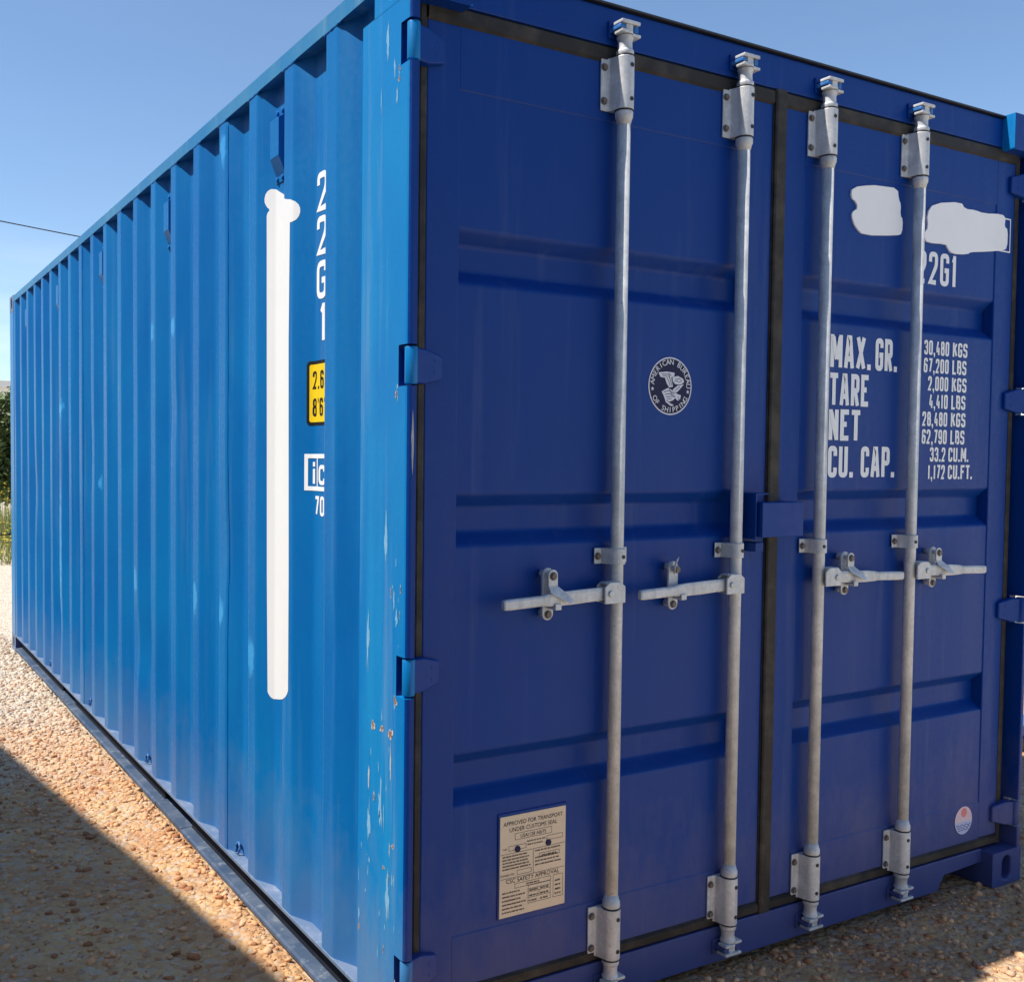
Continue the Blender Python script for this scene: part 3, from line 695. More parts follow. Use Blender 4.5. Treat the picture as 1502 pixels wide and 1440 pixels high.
# doors
PY, FY = .050, .0465           # pressed sheet and frame faces
GR = [(1.980, 1.853), (1.355, 1.230), (0.730, 0.603)]
def door_sheet(x0, x1, seed):
    zz = [(.160, 0), (.278, 0), (.2835, 0), (.2845, 0), (.2865, 0), (.288, 0), (.292, 0)]
    for zt, zb in sorted(GR, key=lambda q: q[1]):
        for a in (zb, zb + .032, zt - .032, zt):
            zz += [(a + q, 0) for q in (-.010, -.006, -.002, .002, .006, .010)]
    zz += [(2.294, 0), (2.298, 0), (2.2995, 0), (2.3012, 0), (2.302, 0), (2.308, 0), (2.446, 0)]
    def base(z):
        if z <= .2845: return FY + .0006
        if z >= 2.301: return FY + .0006
        for zt, zb in GR:
            if zb <= z <= zt:
                if z < zb + .032: return PY + DEP * (z - zb) / .032
                if z > zt - .032: return PY + DEP * (zt - z) / .032
                return PY + DEP
        return PY
    def sm(z): return (base(z - .004) + base(z) * 2 + base(z + .004)) / 4 if .30 < z < 2.29 else base(z)
    zl = sorted(set([z for z, _ in zz] + list(np.linspace(.30, 2.29, 60)))); xl = np.linspace(x0, x1, 30)
    vs = [(x, sm(z) + .0005 * mnoise.noise(Vector((x * 2.6, z * 2.2, seed))) * (1 if x0 < x < x1 else 0), z) for z in zl for x in xl]; n = len(xl)
    fs = [(j * n + i, j * n + i + 1, (j + 1) * n + i + 1, (j + 1) * n + i) for j in range(len(zl) - 1) for i in range(n - 1)]
    k = MB(); k.add(vs, fs, True); return k
DOORS = []
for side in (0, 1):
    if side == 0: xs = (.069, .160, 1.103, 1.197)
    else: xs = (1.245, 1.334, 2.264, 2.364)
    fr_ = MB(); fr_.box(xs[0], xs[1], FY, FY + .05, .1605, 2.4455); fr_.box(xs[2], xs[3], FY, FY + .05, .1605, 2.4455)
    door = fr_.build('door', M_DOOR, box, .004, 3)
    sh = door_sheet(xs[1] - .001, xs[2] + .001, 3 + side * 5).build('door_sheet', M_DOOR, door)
    # rubber seal around the leaf
    a, b = xs[0], xs[3]; sy0, sy1 = .043, .068
    s_ = MB(); e = .0235
    for (x0, x1, z0, z1) in ((a - e + (0 if side == 0 else .001), a - .0005, .1262, 2.4865), (b + .0005, b + e - (.0 if side else .0025), .1262, 2.4865)):
        s_.prism([(x0, sy1), (x0, sy0 + .004), (x0 + .006, sy0), (x1 - .006, sy0), (x1, sy0 + .004), (x1, sy1)], 'z', z0, z1)
    for z0, z1, fwd in ((2.4425, 2.4865, .0), (.1268, .1600, .0)):
        s_.prism([(sy1, z0), (sy0 + .005, z0), (sy0 - .003, z0 + .007), (sy0 - .003, z1 - .007), (sy0 + .005, z1), (sy1, z1)], 'x', a, b)
    s_.build('door_seal', M_RUB, door)
    DOORS.append(door)
    if side: MB().prism([(1.199, .0425), (1.199, .039), (1.204, .0355), (1.239, .0355), (1.244, .039), (1.244, .0425)], 'z', .128, 2.486).build('meeting_seal', M_RUB, door)
    # hinges
    X = (lambda x: WID - x) if side else (lambda x: x)
    for hz in HZ:
        h_ = MB(); h_.cyl((X(.0165), .0165), .0150, hz - .0425, hz + .0425, 'z', 20); hb = h_.build('hinge_barrel', M_DOOR if side else M_POST, door, .0025)  # left barrels keep the sunlit blue, right ones the shade-darkened copy
        tip = .112
        bl = MB(); bl.prism([(X(.020), hz - .040), (X(.060), hz - .040), (X(tip), hz - .026), (X(tip), hz + .026), (X(.060), hz + .040), (X(.020), hz + .040)], 'y', .0155, FY + .001)
        # the blade bends back to the leaf
        blo = bl.build('hinge_blade', M_DOOR, door)
        bm = bmesh.new(); bm.from_mesh(blo.data)
        for v in bm.verts:
            if v.co.y < .03:
                dx = abs(v.co.x - X(0)); v.co.y = .0100 if dx < .03 else (.022 if dx < .08 else .036)
        bm.to_mesh(blo.data); bm.free(); md = blo.modifiers.new('edge', 'BEVEL'); md.width = .004; md.segments = 3; md.limit_method = 'ANGLE'
        for dz in (-.014, .014):
            MB().cyl((X(.082), hz + dz), .0065, .0345, .0275, 'y', 12).build('hinge_rivet', M_DOOR, door, .002)

# galvanised rods, brackets, cams, handles
RY = .015
RODS = [(.626, 0, -1), (1.051, 0, -1), (1.391, 1, 1), (1.812, 1, 1)]
def bracket_poly(x):
    pts = [(x - .054, FY - .0005), (x - .054, FY - .006), (x - .034, FY - .006), (x - .030, FY - .010)]
    for i in range(13):
        a = math.radians(200 + i * (140 / 12)); pts.append((x + .0240 * math.cos(a), RY + .0240 * math.sin(a)))
    pts += [(x + .030, FY - .010), (x + .034, FY - .006), (x + .044, FY - .006), (x + .044, FY - .0005)]
    return pts
def bolt(x, z, y, parent, r=.0078, name='bolt'):
    b_ = MB(); b_.cyl((x, z), r * 1.25, y, y - .0018, 'y', 16); b_.cyl((x, z), r, y - .0018, y - .0065, 'y', 6, r * .92, False); return b_.build(name, M_BOLT, parent)
for x, di, hs in RODS:
    D = DOORS[di]
    MB().cyl((x, RY), .0168, .285, 2.30, 'z', 28).build('locking_rod', M_GALV, D)
    for top in (1, 0):
        zc = (lambda d: 2.387 + d) if top else (lambda d: .209 - d)       # d measured outwards
        z0, z1 = sorted((zc(-.066), zc(.066)))
        b_ = MB(); b_.prism(bracket_poly(x), 'z', z0, z1); b_.build('rod_bracket', M_GALV, D, .0022)
        for dz in (-.042, .042):
            bolt(x - .0445, zc(dz), FY - .006, D)
            gp = .0035 if di == 0 else -.0030
            MB().cyl((x + gp, zc(dz)), .0056, RY - .0200, RY - .0252, 'y', 12).build('dark_hole_disc', M_BLACK, D)  # black disc stands in for a dark hole in the sleeve
        MB().cyl((x, RY), .0236, *sorted((zc(-.0690), zc(-.0662))), 'z', 24).build('bushing', M_BLACK, D)
        MB().cyl((x, RY), .0236, *sorted((zc(.0662), zc(.0690))), 'z', 24).build('bushing', M_BLACK, D)
        lo_ = MB(); lo_.lathe((x, RY), [(.0170, zc(-.1030)), (.0205, zc(-.0880)), (.0225, zc(-.0850)), (.0228, zc(-.0720)), (.0220, zc(-.0692))][::1]); lo_.build('collar', M_GALV, D)
        c_ = MB(); c_.lathe((x, RY), [(.0222, zc(.0692)), (.0225, zc(.0800)), (.0185, zc(.0840)), (.0178, zc(.1000)), (.0190, zc(.1080)), (.0225, zc(.1140)), (.0215, zc(.1180))])
        def bx(x0, x1, y0, y1, d0, d1): c_.box(x + x0, x + x1, y0, y1, *sorted((zc(d0), zc(d1))))
        bx(-.013, .010, -.004, .030, .1175, .150)
        bx(-.031, .029, -.010, .026, .1415, .1500)
        bx(-.030, .006, -.009, .022, .1185, .1265)
        bx(.004, .032, -.008, .024, .1120, .1200)
        c_.build('rod_cam', M_GALV, D, .0035, 3)
        P_ = header if top else sill
        for (x0, x1, d0, d1) in ((-.0330, -.0150, .1285, .1395), (.0125, .0265, .1225, .1395)):
            k_ = MB(); k_.box(x + x0, x + x1, -.005, FH + .001, *sorted((zc(d0), zc(d1)))); k_.build('cam_keeper', M_TOUCH if top else M_DOOR, P_, .003)
        MB().box(x - .036, x + .030, FH - .006, FH + .001, *sorted((zc(.116), zc(.158)))).build('keeper_plate', M_DOOR, P_, .002)
    # mid guide clamp
    z0, z1 = 1.172, 1.213
    pts = [(x - .051, FY - .0005), (x - .051, FY - .005), (x - .031, FY - .005)]
    for i in range(9):
        a = math.radians(205 + i * 130 / 8); pts.append((x + .0215 * math.cos(a), RY + .0215 * math.sin(a)))
    pts += [(x + .034, FY - .005), (x + .056, FY - .005), (x + .056, FY - .0005)]
    b_ = MB(); b_.prism(pts, 'z', z0, z1); b_.build('rod_guide', M_GALV, D, .002)
    bolt(x - .041, 1.192, FY - .005, D)
    MB().cyl((x + (.0035 if di == 0 else -.0030), 1.192), .0052, RY - .0180, RY - .0228, 'y', 12).build('dark_hole_disc', M_BLACK, D)  # same black hole disc on the guide
    # handle hub: clevis on the rod
    hx = x + hs * .044; hz = 1.101
    hub = MB(); hub.prism([(x - hs * .004, 1.076), (x + hs * .062, 1.076), (x + hs * .062, 1.118), (x + hs * .048, 1.130), (x + hs * .012, 1.130), (x - hs * .004, 1.118)], 'y', -.0165, -.0105)
    hub.prism([(x + hs * .010, 1.078), (x + hs * .060, 1.078), (x + hs * .060, 1.120), (x + hs * .048, 1.128), (x + hs * .010, 1.128)], 'y', .0160, .0220)
    hub.box(*sorted((x + hs * .008, x + hs * .054)), -.0106, .0162, 1.1245, 1.1300); hub.box(*sorted((x + hs * .008, x + hs * .054)), -.0106, .0162, 1.0765, 1.0800)
    hub.build('handle_hub', M_GALV, D, .002)
    MB().cyl((hx, hz), .0085, -.0165, -.0215, 'y', 18).build('pivot_pin', M_GALV, D, .002)
    # lever : stations (distance from rod, z, y, half height, half thickness)
    ST = [(.030, 1.101, .003, .0165, .0080), (.075, 1.100, .002, .0165, .0075), (.110, 1.099, .000, .0170, .0065), (.150, 1.0975, -.002, .0175, .0055), (.200, 1.0965, -.004, .0170, .0055),
          (.235, 1.0955, -.005, .0150, .0070), (.250, 1.0950, -.006, .0125, .0085), (.300, 1.0935, -.008, .0128, .0090), (.350, 1.0920, -.010, .0128, .0090), (.366, 1.0915, -.011, .0120, .0085), (.370, 1.0913, -.0112, .0095, .0065)]
    kx = 1.0 if di == 0 else 0.945
    lv = MB(); vs = []; fs = []
    for d, z, y, hh, ht in ST:
        xx = x + hs * d * kx
        ring = [(-.7, -1), (.7, -1), (1, -.6), (1, .6), (.7, 1), (-.7, 1), (-1, .6), (-1, -.6)]
        vs += [(xx, y + ht * a, z + hh * b) for a, b in ring]
    for j in range(len(ST) - 1):
        for i in range(8):
            f = (j * 8 + i, j * 8 + (i + 1) % 8, (j + 1) * 8 + (i + 1) % 8, (j + 1) * 8 + i); fs.append(f if hs < 0 else f[::-1])
    e0 = tuple(range(8)); e1 = tuple((len(ST) - 1) * 8 + i for i in range(8)); fs += [e0[::-1] if hs < 0 else e0, e1 if hs < 0 else e1[::-1]]
    lv.add(vs, fs, False); lv.build('handle_lever', M_GALV, D, .0012)
    # catch and retainer
    cxx = x + hs * (.215 if di == 0 and x < .8 else (.226 if di == 0 else .122))
    pl = MB(); n = 12; pl_pts = [(cxx + .0165 * math.cos(math.pi + math.pi * i / n), 1.058 + .0165 * math.sin(math.pi + math.pi * i / n)) for i in range(n + 1)] + [(cxx + .0165 * math.cos(math.pi * i / n), 1.155 + .0165 * math.sin(math.pi * i / n)) for i in range(n + 1)]
    pl.prism(pl_pts, 'y', .018, .026); pl.build('catch_plate', M_GALV, D, .0018)
    for zq in (1.058, 1.155): MB().cyl((cxx, zq), .010, .0262, FY - .0003, 'y', 14).build('catch_spacer', M_GALV, D)
    bolt(cxx, 1.056, .018, D, .0085)
    lip = MB(); lip.box(cxx - .002, cxx + .0165, -.012, .018, 1.0705, 1.0785); lip.box(cxx - .002, cxx + .0165, -.016, -.0115, 1.0705, 1.086); lip.build('catch_lip', M_GALV, D, .0015)
    if abs(x - 1.051) > .01:
        fl = MB(); n = 10
        arc = [(cxx + .0145 * math.cos(math.pi * i / n), 1.155 + .0145 * math.sin(math.pi * i / n)) for i in range(n + 1)]
        fl.prism([(cxx - .0135, 1.128), (cxx + .0145, 1.128)] + arc, 'y', -.002, .0045)
        # twisted tongue that folds over the lever
        T = [(cxx - .0130, 1.128, -.002), (cxx + .0145, 1.128, -.002), (cxx + .038, 1.106, -.018), (cxx + .052, 1.092, -.022), (cxx + .036, 1.086, -.028), (cxx - .0145, 1.112, -.014)]
        T2 = [(a, b_ + .0015, c + .0045) for a, b_, c in T]
        fl.add([(a, c, b_) for a, b_, c in T] + [(a, c, b_) for a, b_, c in T2], [(0, 1, 2, 5), (2, 3, 4, 5), (6, 11, 8, 7), (8, 11, 10, 9)] + [(i, 6 + i, 6 + (i + 1) % 6, (i + 1) % 6) for i in range(6)])
        fl.build('retainer_flap', M_GALV, D, .0010)
        bolt(cxx, 1.153, -.002, D, .0085)
        MB().cyl((cxx, 1.155), .006, .0045, .018, 'y', 12).build('flap_spacer', M_GALV, D)
    else:
        fl = MB()      # flap swung up and back on this one
        T = [(cxx - .010, 1.138, .006), (cxx - .0135, 1.158, .000), (cxx - .006, 1.176, .002), (cxx + .006, 1.184, .006), (cxx + .002, 1.166, .010), (cxx - .003, 1.145, .012)]
        fl.add([(a, c - .003, b_) for a, b_, c in T] + [(a, c + .002, b_) for a, b_, c in T], [tuple(range(6))[::-1], tuple(range(6, 12))] + [(i, (i + 1) % 6, 6 + (i + 1) % 6, 6 + i) for i in range(6)])
        fl.build('retainer_flap', M_GALV, D, .0008)
        MB().cyl((cxx, 1.150), .0085, .018, .004, 'y', 14).build('flap_spacer', M_GALV, D)
        bolt(cxx, 1.150, .006, D, .0085)

# lock box over the meeting edges
DL, DR = DOORS
lb = MB(); lb.box(1.110, 1.276, -.024, -.018, 1.228, 1.325); lb.box(1.110, 1.276, -.0182, FY - .0003, 1.3195, 1.3245); lb.box(1.270, 1.2757, -.0182, FY - .0003, 1.2285, 1.3198); lb.box(1.1102, 1.116, -.0182, .012, 1.2285, 1.3198)
lb.build('lock_box', M_DOOR, DR, .0035, 3)
MB().box(1.2762, 1.288, .004, .008, 1.262, 1.284).build('lock_box_tab', M_DOOR, DR, .001)
MB().box(1.278, 1.322, FY - .008, FY - .0005, 1.228, 1.316).build('lock_box_plate', M_DOOR, DR, .0015)
fn = MB(); fn.box(1.099, 1.1035, -.010, FY - .0003, 1.222, 1.3505); fn.box(1.1035, 1.150, -.010, FY - .006, 1.3462, 1.3505); fn.build('lock_box_shroud', M_DOOR, DL, .001)
MB().box(1.116, 1.148, .004, FY - .0003, 1.186, 1.212).build('lock_box_stop', M_DOOR, DL, .002)

# lettering on the right leaf
def door_text(name, txt, x, z, h, parent, wf=.36, th=.15, gap=.12, align='L', y=PY - .0010, sp=.30, fit=None):
    q, wd = stroke_text(txt, h, wf, th, gap, sp); k = fit / wd if fit else 1.0
    x0 = x if align == 'L' else x - wd * k
    mk = MB(); quads_to_mb(mk, q, lambda u, v, li: (x0 + u * k, y - .0004 * li, z + v)); return mk.build(name, M_WHITE, parent)
for txt, x0, x1, z0, h in (('MAX.', 1.463, 1.647, 1.720, .100), ('GR.', 1.668, 1.772, 1.720, .100), ('TARE', 1.463, 1.641, 1.608, .097), ('NET', 1.463, 1.606, 1.503, .094), ('CU.', 1.463, 1.577, 1.392, .095), ('CAP.', 1.612, 1.772, 1.392, .095)):
    door_text('weight_heading', txt, x0, z0, h, DR, .42, .165, .085, fit=x1 - x0)
rows = ['30,480 KGS', '67,200 LBS', '2,000 KGS', '4,410 LBS', '28,480 KGS', '62,790 LBS', '33.2 CU.M.', '1,172 CU.FT.']
for i, rw in enumerate(rows):
    a, b_ = rw.split(' '); z = 1.783 - i * .0568
    door_text('weight_figure', a, 2.033 if i < 6 else 2.028, z, .0465, DR, .42, .16, .10, 'R')
    door_text('weight_unit', b_, 2.052 if i < 6 else 2.044, z, .0465, DR, .44, .165, .09, 'L', fit={'KGS': .078, 'LBS': .075, 'CU.M.': .108, 'CU.FT.': .130}[b_])
door_text('type_code', '22G1', 2.060, 2.006, .104, DR, .44, .15, .12, 'R')
# redaction patches added over the numbers and the boxed check digit's frame
B1 = [(1.534, 2.228), (1.558, 2.218), (1.564, 2.198), (1.544, 2.189), (1.537, 2.175), (1.556, 2.143), (1.593, 2.123), (1.753, 2.14), (1.774, 2.148), (1.776, 2.193), (1.763, 2.202), (1.765, 2.237), (1.754, 2.25), (1.747, 2.284), (1.671, 2.28), (1.629, 2.278), (1.536, 2.259)]
B2 = [(1.894, 2.225), (1.902, 2.18), (1.886, 2.167), (1.884, 2.146), (1.904, 2.134), (1.997, 2.14), (2.003, 2.13), (2.028, 2.112), (2.112, 2.119), (2.124, 2.128), (2.216, 2.139), (2.298, 2.151), (2.326, 2.16), (2.327, 2.225), (2.307, 2.23), (2.312, 2.261), (2.292, 2.271), (2.191, 2.261), (2.141, 2.266), (2.087, 2.263), (2.068, 2.283), (1.927, 2.261)]
for P in (B1, B2):
    P = smooth_poly(P, 1); k = MB(); n = len(P)
    k.add([(x, FY - .0016, z) for x, z in P] + [(x, PY + .0012, z) for x, z in P], [tuple(range(n))] + [(i, n + i, n + (i + 1) % n, (i + 1) % n) for i in range(n)])
    o = k.build('redaction_patch', M_COVER2, DR); o['label'] = 'white redaction patch laid over the door number'
k = MB()
for x0, x1, z0, z1 in ((2.262, 2.343, 2.147, 2.1515), (2.262, 2.343, 2.2555, 2.260), (2.3385, 2.343, 2.1515, 2.2555), (2.262, 2.2665, 2.1515, 2.2555)): k.add([(x0, FY - .0014, z0), (x1, FY - .0014, z0), (x1, FY - .0014, z1), (x0, FY - .0014, z1)], [(0, 1, 2, 3)])
k.build('check_digit_frame', M_WHITE, DR)

# round classification emblem on the left leaf
EX, EZ, ER = .830, 1.638, .0770; ey = PY - .0014
def disc(name, r, y, m, parent, cx=EX, cz=EZ, n=64, rz=None):
    rz = rz or r; k = MB(); k.add([(cx + r * math.cos(2 * math.pi * i / n), y, cz + rz * math.sin(2 * math.pi * i / n)) for i in range(n)], [tuple(range(n))]); return k.build(name, m, parent)
disc('emblem', ER, ey, M_EAGLE, DL); disc('emblem_field', ER * .952, ey - .0004, M_NAVY, DL)
def arc_text(txt, a0, a1, rad, size, flip):
    mk = MB(); n = len(txt)
    for i, ch in enumerate(txt):
        if ch == ' ': continue
        a = math.radians(a0 + (a1 - a0) * i / (n - 1)); vs, fs = bfont_mesh(ch, size); ph = a - math.pi / 2 if not flip else a + math.pi / 2
        c_, s_ = math.cos(ph), math.sin(ph); ox, oz = EX + rad * math.cos(a), EZ + rad * math.sin(a)
        mk.add([(ox + c_ * u - s_ * v, ey - .0009, oz + s_ * u + c_ * v) for u, v in vs], fs)
    return mk.build('emblem_lettering', M_WHITE, DL)
arc_text('AMERICAN BUREAU', 172, 2, ER * .745, .0205, False); arc_text('OF SHIPPING', 212, 328, ER * .915, .0205, True)
for a in (188, -12):
    k = MB(); aa = math.radians(a); sx, sz = EX + ER * .83 * math.cos(aa), EZ + ER * .83 * math.sin(aa)
    k.add([(sx + (.0062 if i % 2 == 0 else .0027) * math.sin(math.pi * i / 5), ey - .0009, sz + (.0062 if i % 2 == 0 else .0027) * math.cos(math.pi * i / 5)) for i in range(10)][::-1], [tuple(range(10))]); k.build('emblem_star', M_EAGLE, DL)
EP = [[(385, 520), (520, 500), (640, 510), (640, 560), (590, 590), (600, 650), (620, 735), (560, 755), (520, 690), (490, 600), (420, 590)],
      [(610, 580), (700, 560), (780, 600), (800, 650), (760, 690), (700, 700), (650, 690), (615, 650)],
      [(690, 720), (795, 690), (740, 760), (690, 820), (640, 840), (620, 780)],
      [(440, 820), (540, 760), (620, 800), (690, 850), (750, 870), (740, 930), (700, 960), (660, 920), (620, 960), (560, 980), (640, 1040), (590, 1050), (510, 990), (480, 900)]]
def em(x, y): return (EX + (x - 580) / 345 * ER, EZ - (y - 730) / 465 * ER)
k = MB()
for P in EP:
    pts = [em(*q) for q in P]; ar = sum(pts[i][0] * pts[(i + 1) % len(pts)][1] - pts[(i + 1) % len(pts)][0] * pts[i][1] for i in range(len(pts)))
    k.add([(x, ey - .0009, z) for x, z in (pts if ar > 0 else pts[::-1])], [tuple(range(len(pts)))])
k.build('emblem_eagle', M_EAGLE, DL)
k = MB()
LNS = [[(430, 545), (530, 540), (575, 620), (600, 720)], [(450, 570), (510, 570), (550, 650), (575, 730)], [(540, 520), (590, 560)], [(560, 530), (565, 600), (590, 680)], [(650, 620), (720, 600), (760, 640), (700, 665)], [(640, 650), (700, 640)],
       [(470, 830), (560, 800), (640, 850)], [(490, 870), (570, 850), (650, 890)], [(510, 910), (600, 890), (660, 905)], [(530, 940), (600, 930)], [(700, 890), (720, 940)], [(560, 770), (600, 860)], [(660, 790), (730, 730)], [(520, 960), (600, 1020)]]
for ln in LNS:
    for qd in ribbon([Vector(em(*q)) for q in ln], False, .0016): k.add([(p.x, ey - .0013, p.y) for p in qd], [(0, 1, 2, 3)])
k.build('emblem_feather_lines', M_NAVY, DL)

# approval plate
PX0, PX1, PZ0, PZ1 = .294, .496, .303, .557; py = PY - .006
MB().box(PX0 - .004, PX1 + .004, PY - .0035, PY + .002, PZ0 - .004, PZ1 + .007).build('plate_backing', M_DOOR, DL, .001)
MB().box(PX0, PX1, py, PY - .0032, PZ0, PZ1).build('approval_plate', M_PLATE, DL, .0006)
ty = py - .0006
def plate_text(txt, x, z, size, sx=1.0, align='CENTER'):
    vs, fs = bfont_mesh(txt, size, align); mk = MB(); mk.add([(x + u * sx, ty, z + v) for u, v in vs], fs); return mk.build('plate_lettering', M_INK, DL)
pc = (PX0 + PX1) / 2
plate_text('APPROVED FOR TRANSPORT', pc, .5325, .0150, .93); plate_text('UNDER CUSTOMS SEAL', pc, .5160, .0150, .93); plate_text('USA/128 AB/75', pc, .4975, .0125, 1.0); plate_text('CSC SAFETY APPROVAL', pc, .3875, .0155, 1.0)
plate_text('TYPE', PX0 + .014, .472, .0065); plate_text('OWNER NO', PX0 + .023, .4065, .0075)
k = MB()
def hl(x0, x1, z, t=.0009): k.add([(x0, ty, z), (x1, ty, z), (x1, ty, z + t), (x0, ty, z + t)], [(0, 1, 2, 3)])
def vl(x, z0, z1, t=.0009): k.add([(x, ty - .0002, z0), (x + t, ty - .0002, z0), (x + t, ty - .0002, z1), (x, ty - .0002, z1)], [(0, 1, 2, 3)])
def rc(x0, x1, z0, z1): hl(x0, x1, z0); hl(x0, x1, z1); vl(x0, z0, z1); vl(x1, z0, z1)
rc(pc - .056, pc + .056, .494, .510); rc(PX0 + .026, PX0 + .078, .469, .480); rc(PX1 - .060, PX1 - .010, .477, .488)
hl(PX0 + .002, PX1 - .002, .462); hl(PX0 + .002, PX1 - .002, .400); vl(pc, .401, .461); rc(PX0 + .052, pc - .006, .405, .416); rc(pc + .018, PX1 - .020, .437, .447)
rc(PX0 + .045, PX1 - .046, .372, .383); rc(PX0 + .086, PX1 - .047, .326, .371); hl(PX0 + .086, PX1 - .047, .354); hl(PX0 + .086, PX1 - .047, .340); hl(PX0 + .086, PX1 - .047, .362); vl(PX0 + .120, .340, .354); rc(PX1 - .038, PX1 - .008, .326, .383)
k.build('plate_rules', M_INK, DL)
k = MB()
def words(x0, x1, z, h):
    x = x0
    while x < x1 - .003:
        wd = random.uniform(.004, .013); e_ = min(x + wd, x1)
        xx = x
        while xx < e_ - .0006:
            k.add([(xx, ty, z), (xx + .0011, ty, z), (xx + .0011, ty, z + h * random.uniform(.7, 1)), (xx, ty, z + h)], [(0, 1, 2, 3)]); xx += .0017
        x = e_ + .0018
for i in range(5): words(PX0 + .008, PX0 + random.uniform(.075, .096), .4535 - i * .0078, .0040)
for i in range(4): words(pc + .006, PX1 - random.uniform(.006, .03), .4540 - (i if i < 1 else i + .9) * .0092, .0040)
words(pc - .020, pc + .038, .4830, .0035); words(pc - .018, pc + .030, .4745, .0035); words(pc + .026, PX1 - .030, .4395, .004)
for i in range(6): words(PX0 + .008, PX0 + random.uniform(.060, .080), .3625 - i * .0098, .0042)
for z in (.3565, .3430, .3300): words(PX0 + .090, PX0 + .117, z, .0045); words(PX0 + .124, PX1 - .052, z, .0045)
words(pc - .02, pc + .02, .3755, .004)
for i in range(4): words(PX1 - .032, PX1 - .014, .366 - i * .0112, .005)
k.build('plate_small_print', M_INK, DL)['kind'] = 'stuff'
for x, z in ((PX0 + .0525, .4705), (PX1 - .0545, .4705)): MB().cyl((x, z), .0082, py, py - .0030, 'y', 18).build('plate_rivet', M_NAVY, DL, .001)

# round sticker, right leaf
sx_, sz_ = 2.178, .237; disc('round_sticker', .047, FY - .0012, M_STW, DR, sx_, sz_); disc('sticker_sun', .0155, FY - .0017, M_STR, DR, sx_ + .002, sz_ + .026, 32)
k = MB(); ps = [(sx_ + .047 * math.cos(a), FY - .0015, sz_ + .047 * math.sin(a)) for a in np.linspace(math.pi + .10, 2 * math.pi - .10, 30)]; k.add(ps, [tuple(range(30))]); k.build('sticker_sea', M_STL, DR)
k = MB()
for i, z in enumerate((-.016, -.024, -.032)):
    hw = math.sqrt(.043 ** 2 - z ** 2)
    pts = [Vector((sx_ - hw + 2 * hw * j / 20, sz_ + z + .0026 * math.sin(j * 1.05 + i))) for j in range(21)]
    for qd in ribbon(pts, False, .0026): k.add([(p.x, FY - .0018, p.y) for p in qd], [(0, 1, 2, 3)])
k.build('sticker_waves', M_STB, DR)

# ------------------------------------------------------------------ surroundings
# unseen building to the left, assumed as what casts the shade on the gravel
NH = 4.2
ang = math.atan(0.13); bd = empty('unseen_building', (-2.565, 1.0, 0)); bd.rotation_euler = (0, 0, ang)
tag(bd, 'plain cream rendered building assumed out of view as what shades the gravel', 'building')
M_REND = worn('cream_render', (0.50, 0.46, 0.40), (0.38, 0.35, 0.30), .9, 3, .7); M_CONC = worn('concrete', (0.40, 0.39, 0.37), (0.28, 0.27, 0.25), .9, 10, .7)
def part(mb_, name, m, bev=0):
    o = mb_.build(name, m); o.parent = bd
    if bev: md = o.modifiers.new('e', 'BEVEL'); md.width = bev; md.segments = 2
    return o
part(MB().box(-5.0, -.02, -9, 9, -.1, NH - .10), 'wall', M_REND); part(MB().box(-5.04, 0.0, -9.04, 9.04, NH - .10, NH), 'coping', M_CONC, .008); part(MB().box(-5.02, -.003, -9.02, 9.02, -.05, .30), 'plinth', M_CONC, .006)

# blue steel bar on dark timbers to the right
bs = empty('steel_bar', (4.6, 1.2, 0)); tag(bs, 'blue painted steel bar lying on dark timbers on gravel behind the door corner', 'steel bar')
k = MB(); k.box(3.6, 6.6, .96, 1.10, .052, .112); k.build('bar', M_SIDE, bs, .006)
for x in (3.95, 5.0, 6.1):
    k = MB(); k.box(x - .55 if x < 4 else x - .1, x + .2 if x < 4 else x + .1, .93, 1.25, -.02, .0515); k.build('timber', M_BLACK, bs, .006)

# leaves helper
def leaf_mat(name, a, b_):
    m, t, b0 = mat(name, a, .6, 0, .3); gi = t.nodes.new('ShaderNodeNewGeometry')
    t.links.new(mix(t, gi.outputs['Random Per Island'], a, b_), b0.inputs['Base Color']); return m
M_LEAF = leaf_mat('dark_leaves', (.04, .075, .025), (.16, .21, .07)); M_GRASS = leaf_mat('dry_grass', (.14, .20, .04), (.42, .38, .15)); M_FLOW = leaf_mat('yellow_petals', (.75, .60, .02), (.85, .70, .06)); M_BARK = worn('bark', (.12, .08, .05), (.2, .15, .1), .9)
def shrub(x, y, rx, rz, cz, n, label):
    e = empty('shrub', (x, y, 0)); tag(e, label, 'shrub')
    k = MB(); clumps = [(x + random.gauss(0, rx * .45), y + random.gauss(0, rx * .45), cz + random.uniform(-rz, rz) * .8) for _ in range(34)]
    for c in clumps[:12]: k.tube([(x, y, 0), ((x + c[0]) / 2 + random.uniform(-.1, .1), (y + c[1]) / 2, c[2] * .55), c], [.05, .03, .01], 6)
    k.build('trunk', M_BARK, e)
    k = MB()
    for _ in range(n):
        c = random.choice(clumps); d = Vector((random.gauss(0, 1), random.gauss(0, 1), random.gauss(0, 1))).normalized() * (.34 * random.random() ** .4) * rx
        p = Vector(c) + d; p.z = max(p.z, .05); u = Vector((random.gauss(0, 1), random.gauss(0, 1), random.gauss(0, .7))).normalized(); v = u.cross(Vector((random.gauss(0, 1), random.gauss(0, 1), random.gauss(0, 1)))).normalized(); s_ = random.uniform(.05, .10)
        k.add([p - u * s_, p + v * s_ * .42, p + u * s_, p - v * s_ * .42], [(0, 1, 2, 3)])
    k.build('crown', M_LEAF, e)
shrub(2.3, 19.5, 1.2, 1.15, 1.62, 12000, 'dark green leafy shrub growing behind the flowering grass')
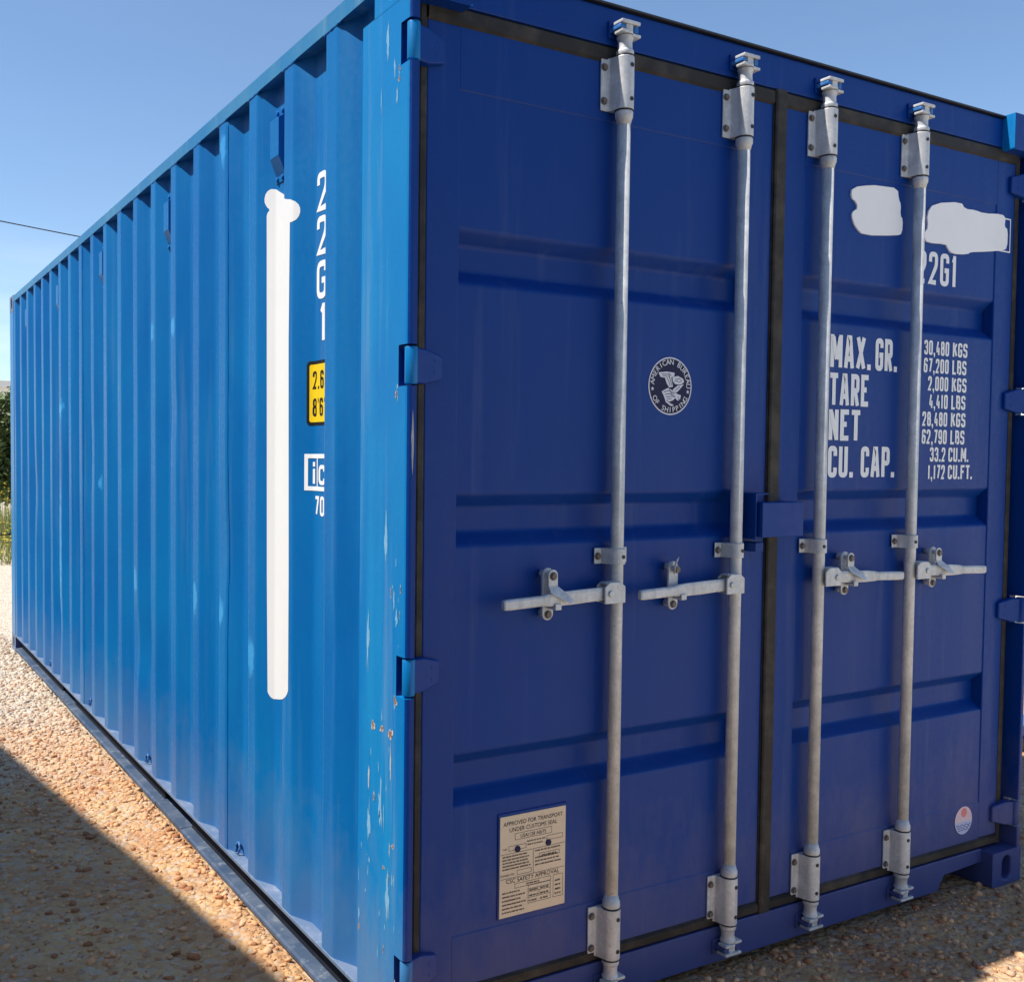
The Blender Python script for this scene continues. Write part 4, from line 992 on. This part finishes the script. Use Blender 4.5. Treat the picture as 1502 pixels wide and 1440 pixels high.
shrub(0.2, 20.5, 1.25, 1.05, 1.5, 10000, 'wide green shrub growing at the edge of the gravel yard')
shrub(4.6, 21.5, 1.3, 1.1, 1.6, 10000, 'rounded evergreen shrub beyond the container\'s far end')
k = MB(); kf = MB()
for _ in range(16000):
    x = random.uniform(-4, 7); y = 12.2 + random.random() ** 1.2 * 6.5; h = random.uniform(.14, .36) * (0.8 + min(1.9, (y - 12.2) * .42)); z = gz(x, y); a = random.uniform(0, 6.28); d = random.gauss(0, .07); w2 = .008
    k.add([(x - w2 * math.cos(a), y - w2 * math.sin(a), z), (x + w2 * math.cos(a), y + w2 * math.sin(a), z), (x + d * 1.3, y + d, z + h)], [(0, 1, 2)])
    if random.random() < .16:
        fx, fy, fz = x + d * 1.3, y + d, z + h
        for q in range(5):
            a1 = q * 1.2566; kf.add([(fx, fy, fz), (fx + .024 * math.cos(a1 - .4), fy + .024 * math.sin(a1 - .4), fz + .010), (fx + .030 * math.cos(a1), fy + .030 * math.sin(a1), fz + .012), (fx + .024 * math.cos(a1 + .4), fy + .024 * math.sin(a1 + .4), fz + .010)], [(0, 1, 2, 3)])
tag(k.build('grass', M_GRASS), 'rough dry grass at the far edge of the gravel', 'grass', kind='stuff')
tag(kf.build('wild_flowers', M_FLOW), 'small yellow wild flowers growing among the far grass', 'flowers', kind='stuff')
k = MB(); k.tube([(-5 + i * .6, 13.9 + .05 * math.sin(i), .29 + .015 * math.sin(i * 1.7)) for i in range(21)], .022, 8); ip = k.build('irrigation_pipe', M_BLACK); tag(ip, 'thin black pipe running level through the far grass', 'pipe')
# distant white house
hs_ = empty('white_house', (8, 64, 0)); tag(hs_, 'white flat-roofed house far behind the shrubs', 'house')
M_WH = worn('white_wall', (.72, .71, .68), (.60, .59, .56), .9, 2, .6); M_GL = mat('window_glass', (.03, .04, .05), .1)[0]
MB().box(2, 14, 60, 68, 0, 5.2).build('wall', M_WH, hs_); MB().box(1.7, 14.3, 59.7, 68.3, 5.2, 5.6).build('roof', M_WH, hs_, .02)
for x in (4.0, 7.2, 10.4):
    wn = MB().box(x, x + 1.3, 59.95, 60.02, 3.2, 4.7).build('window', M_GL, hs_); MB().box(x - .1, x + 1.4, 59.85, 59.99, 3.05, 3.17).build('window_sill', M_WH, wn)
# overhead cable on two poles
pA, pB = Vector((-9.0, 30.0, 9.44)), Vector((17.0, 30.0, 7.09))
k = MB(); pts = []
for i in range(31):
    t = i / 30; q = pA.lerp(pB, t); q.z -= 0.62 * 4 * t * (1 - t) * .25; pts.append(q)
cb_ = k.tube(pts, .017, 6).build('overhead_cable', M_BLACK); tag(cb_, 'thin black overhead cable crossing the sky above the container\'s top edge', 'cable')
for i, P in enumerate((pA, pB)):
    k = MB(); k.tube([(P.x, P.y, -.2), (P.x, P.y, P.z + .35)], [.14, .10], 12); po = k.build('utility_pole', M_BARK)
    tag(po, ('wooden utility pole holding the high end of the cable', 'wooden utility pole behind the container holding the low end of the cable')[i], 'pole')
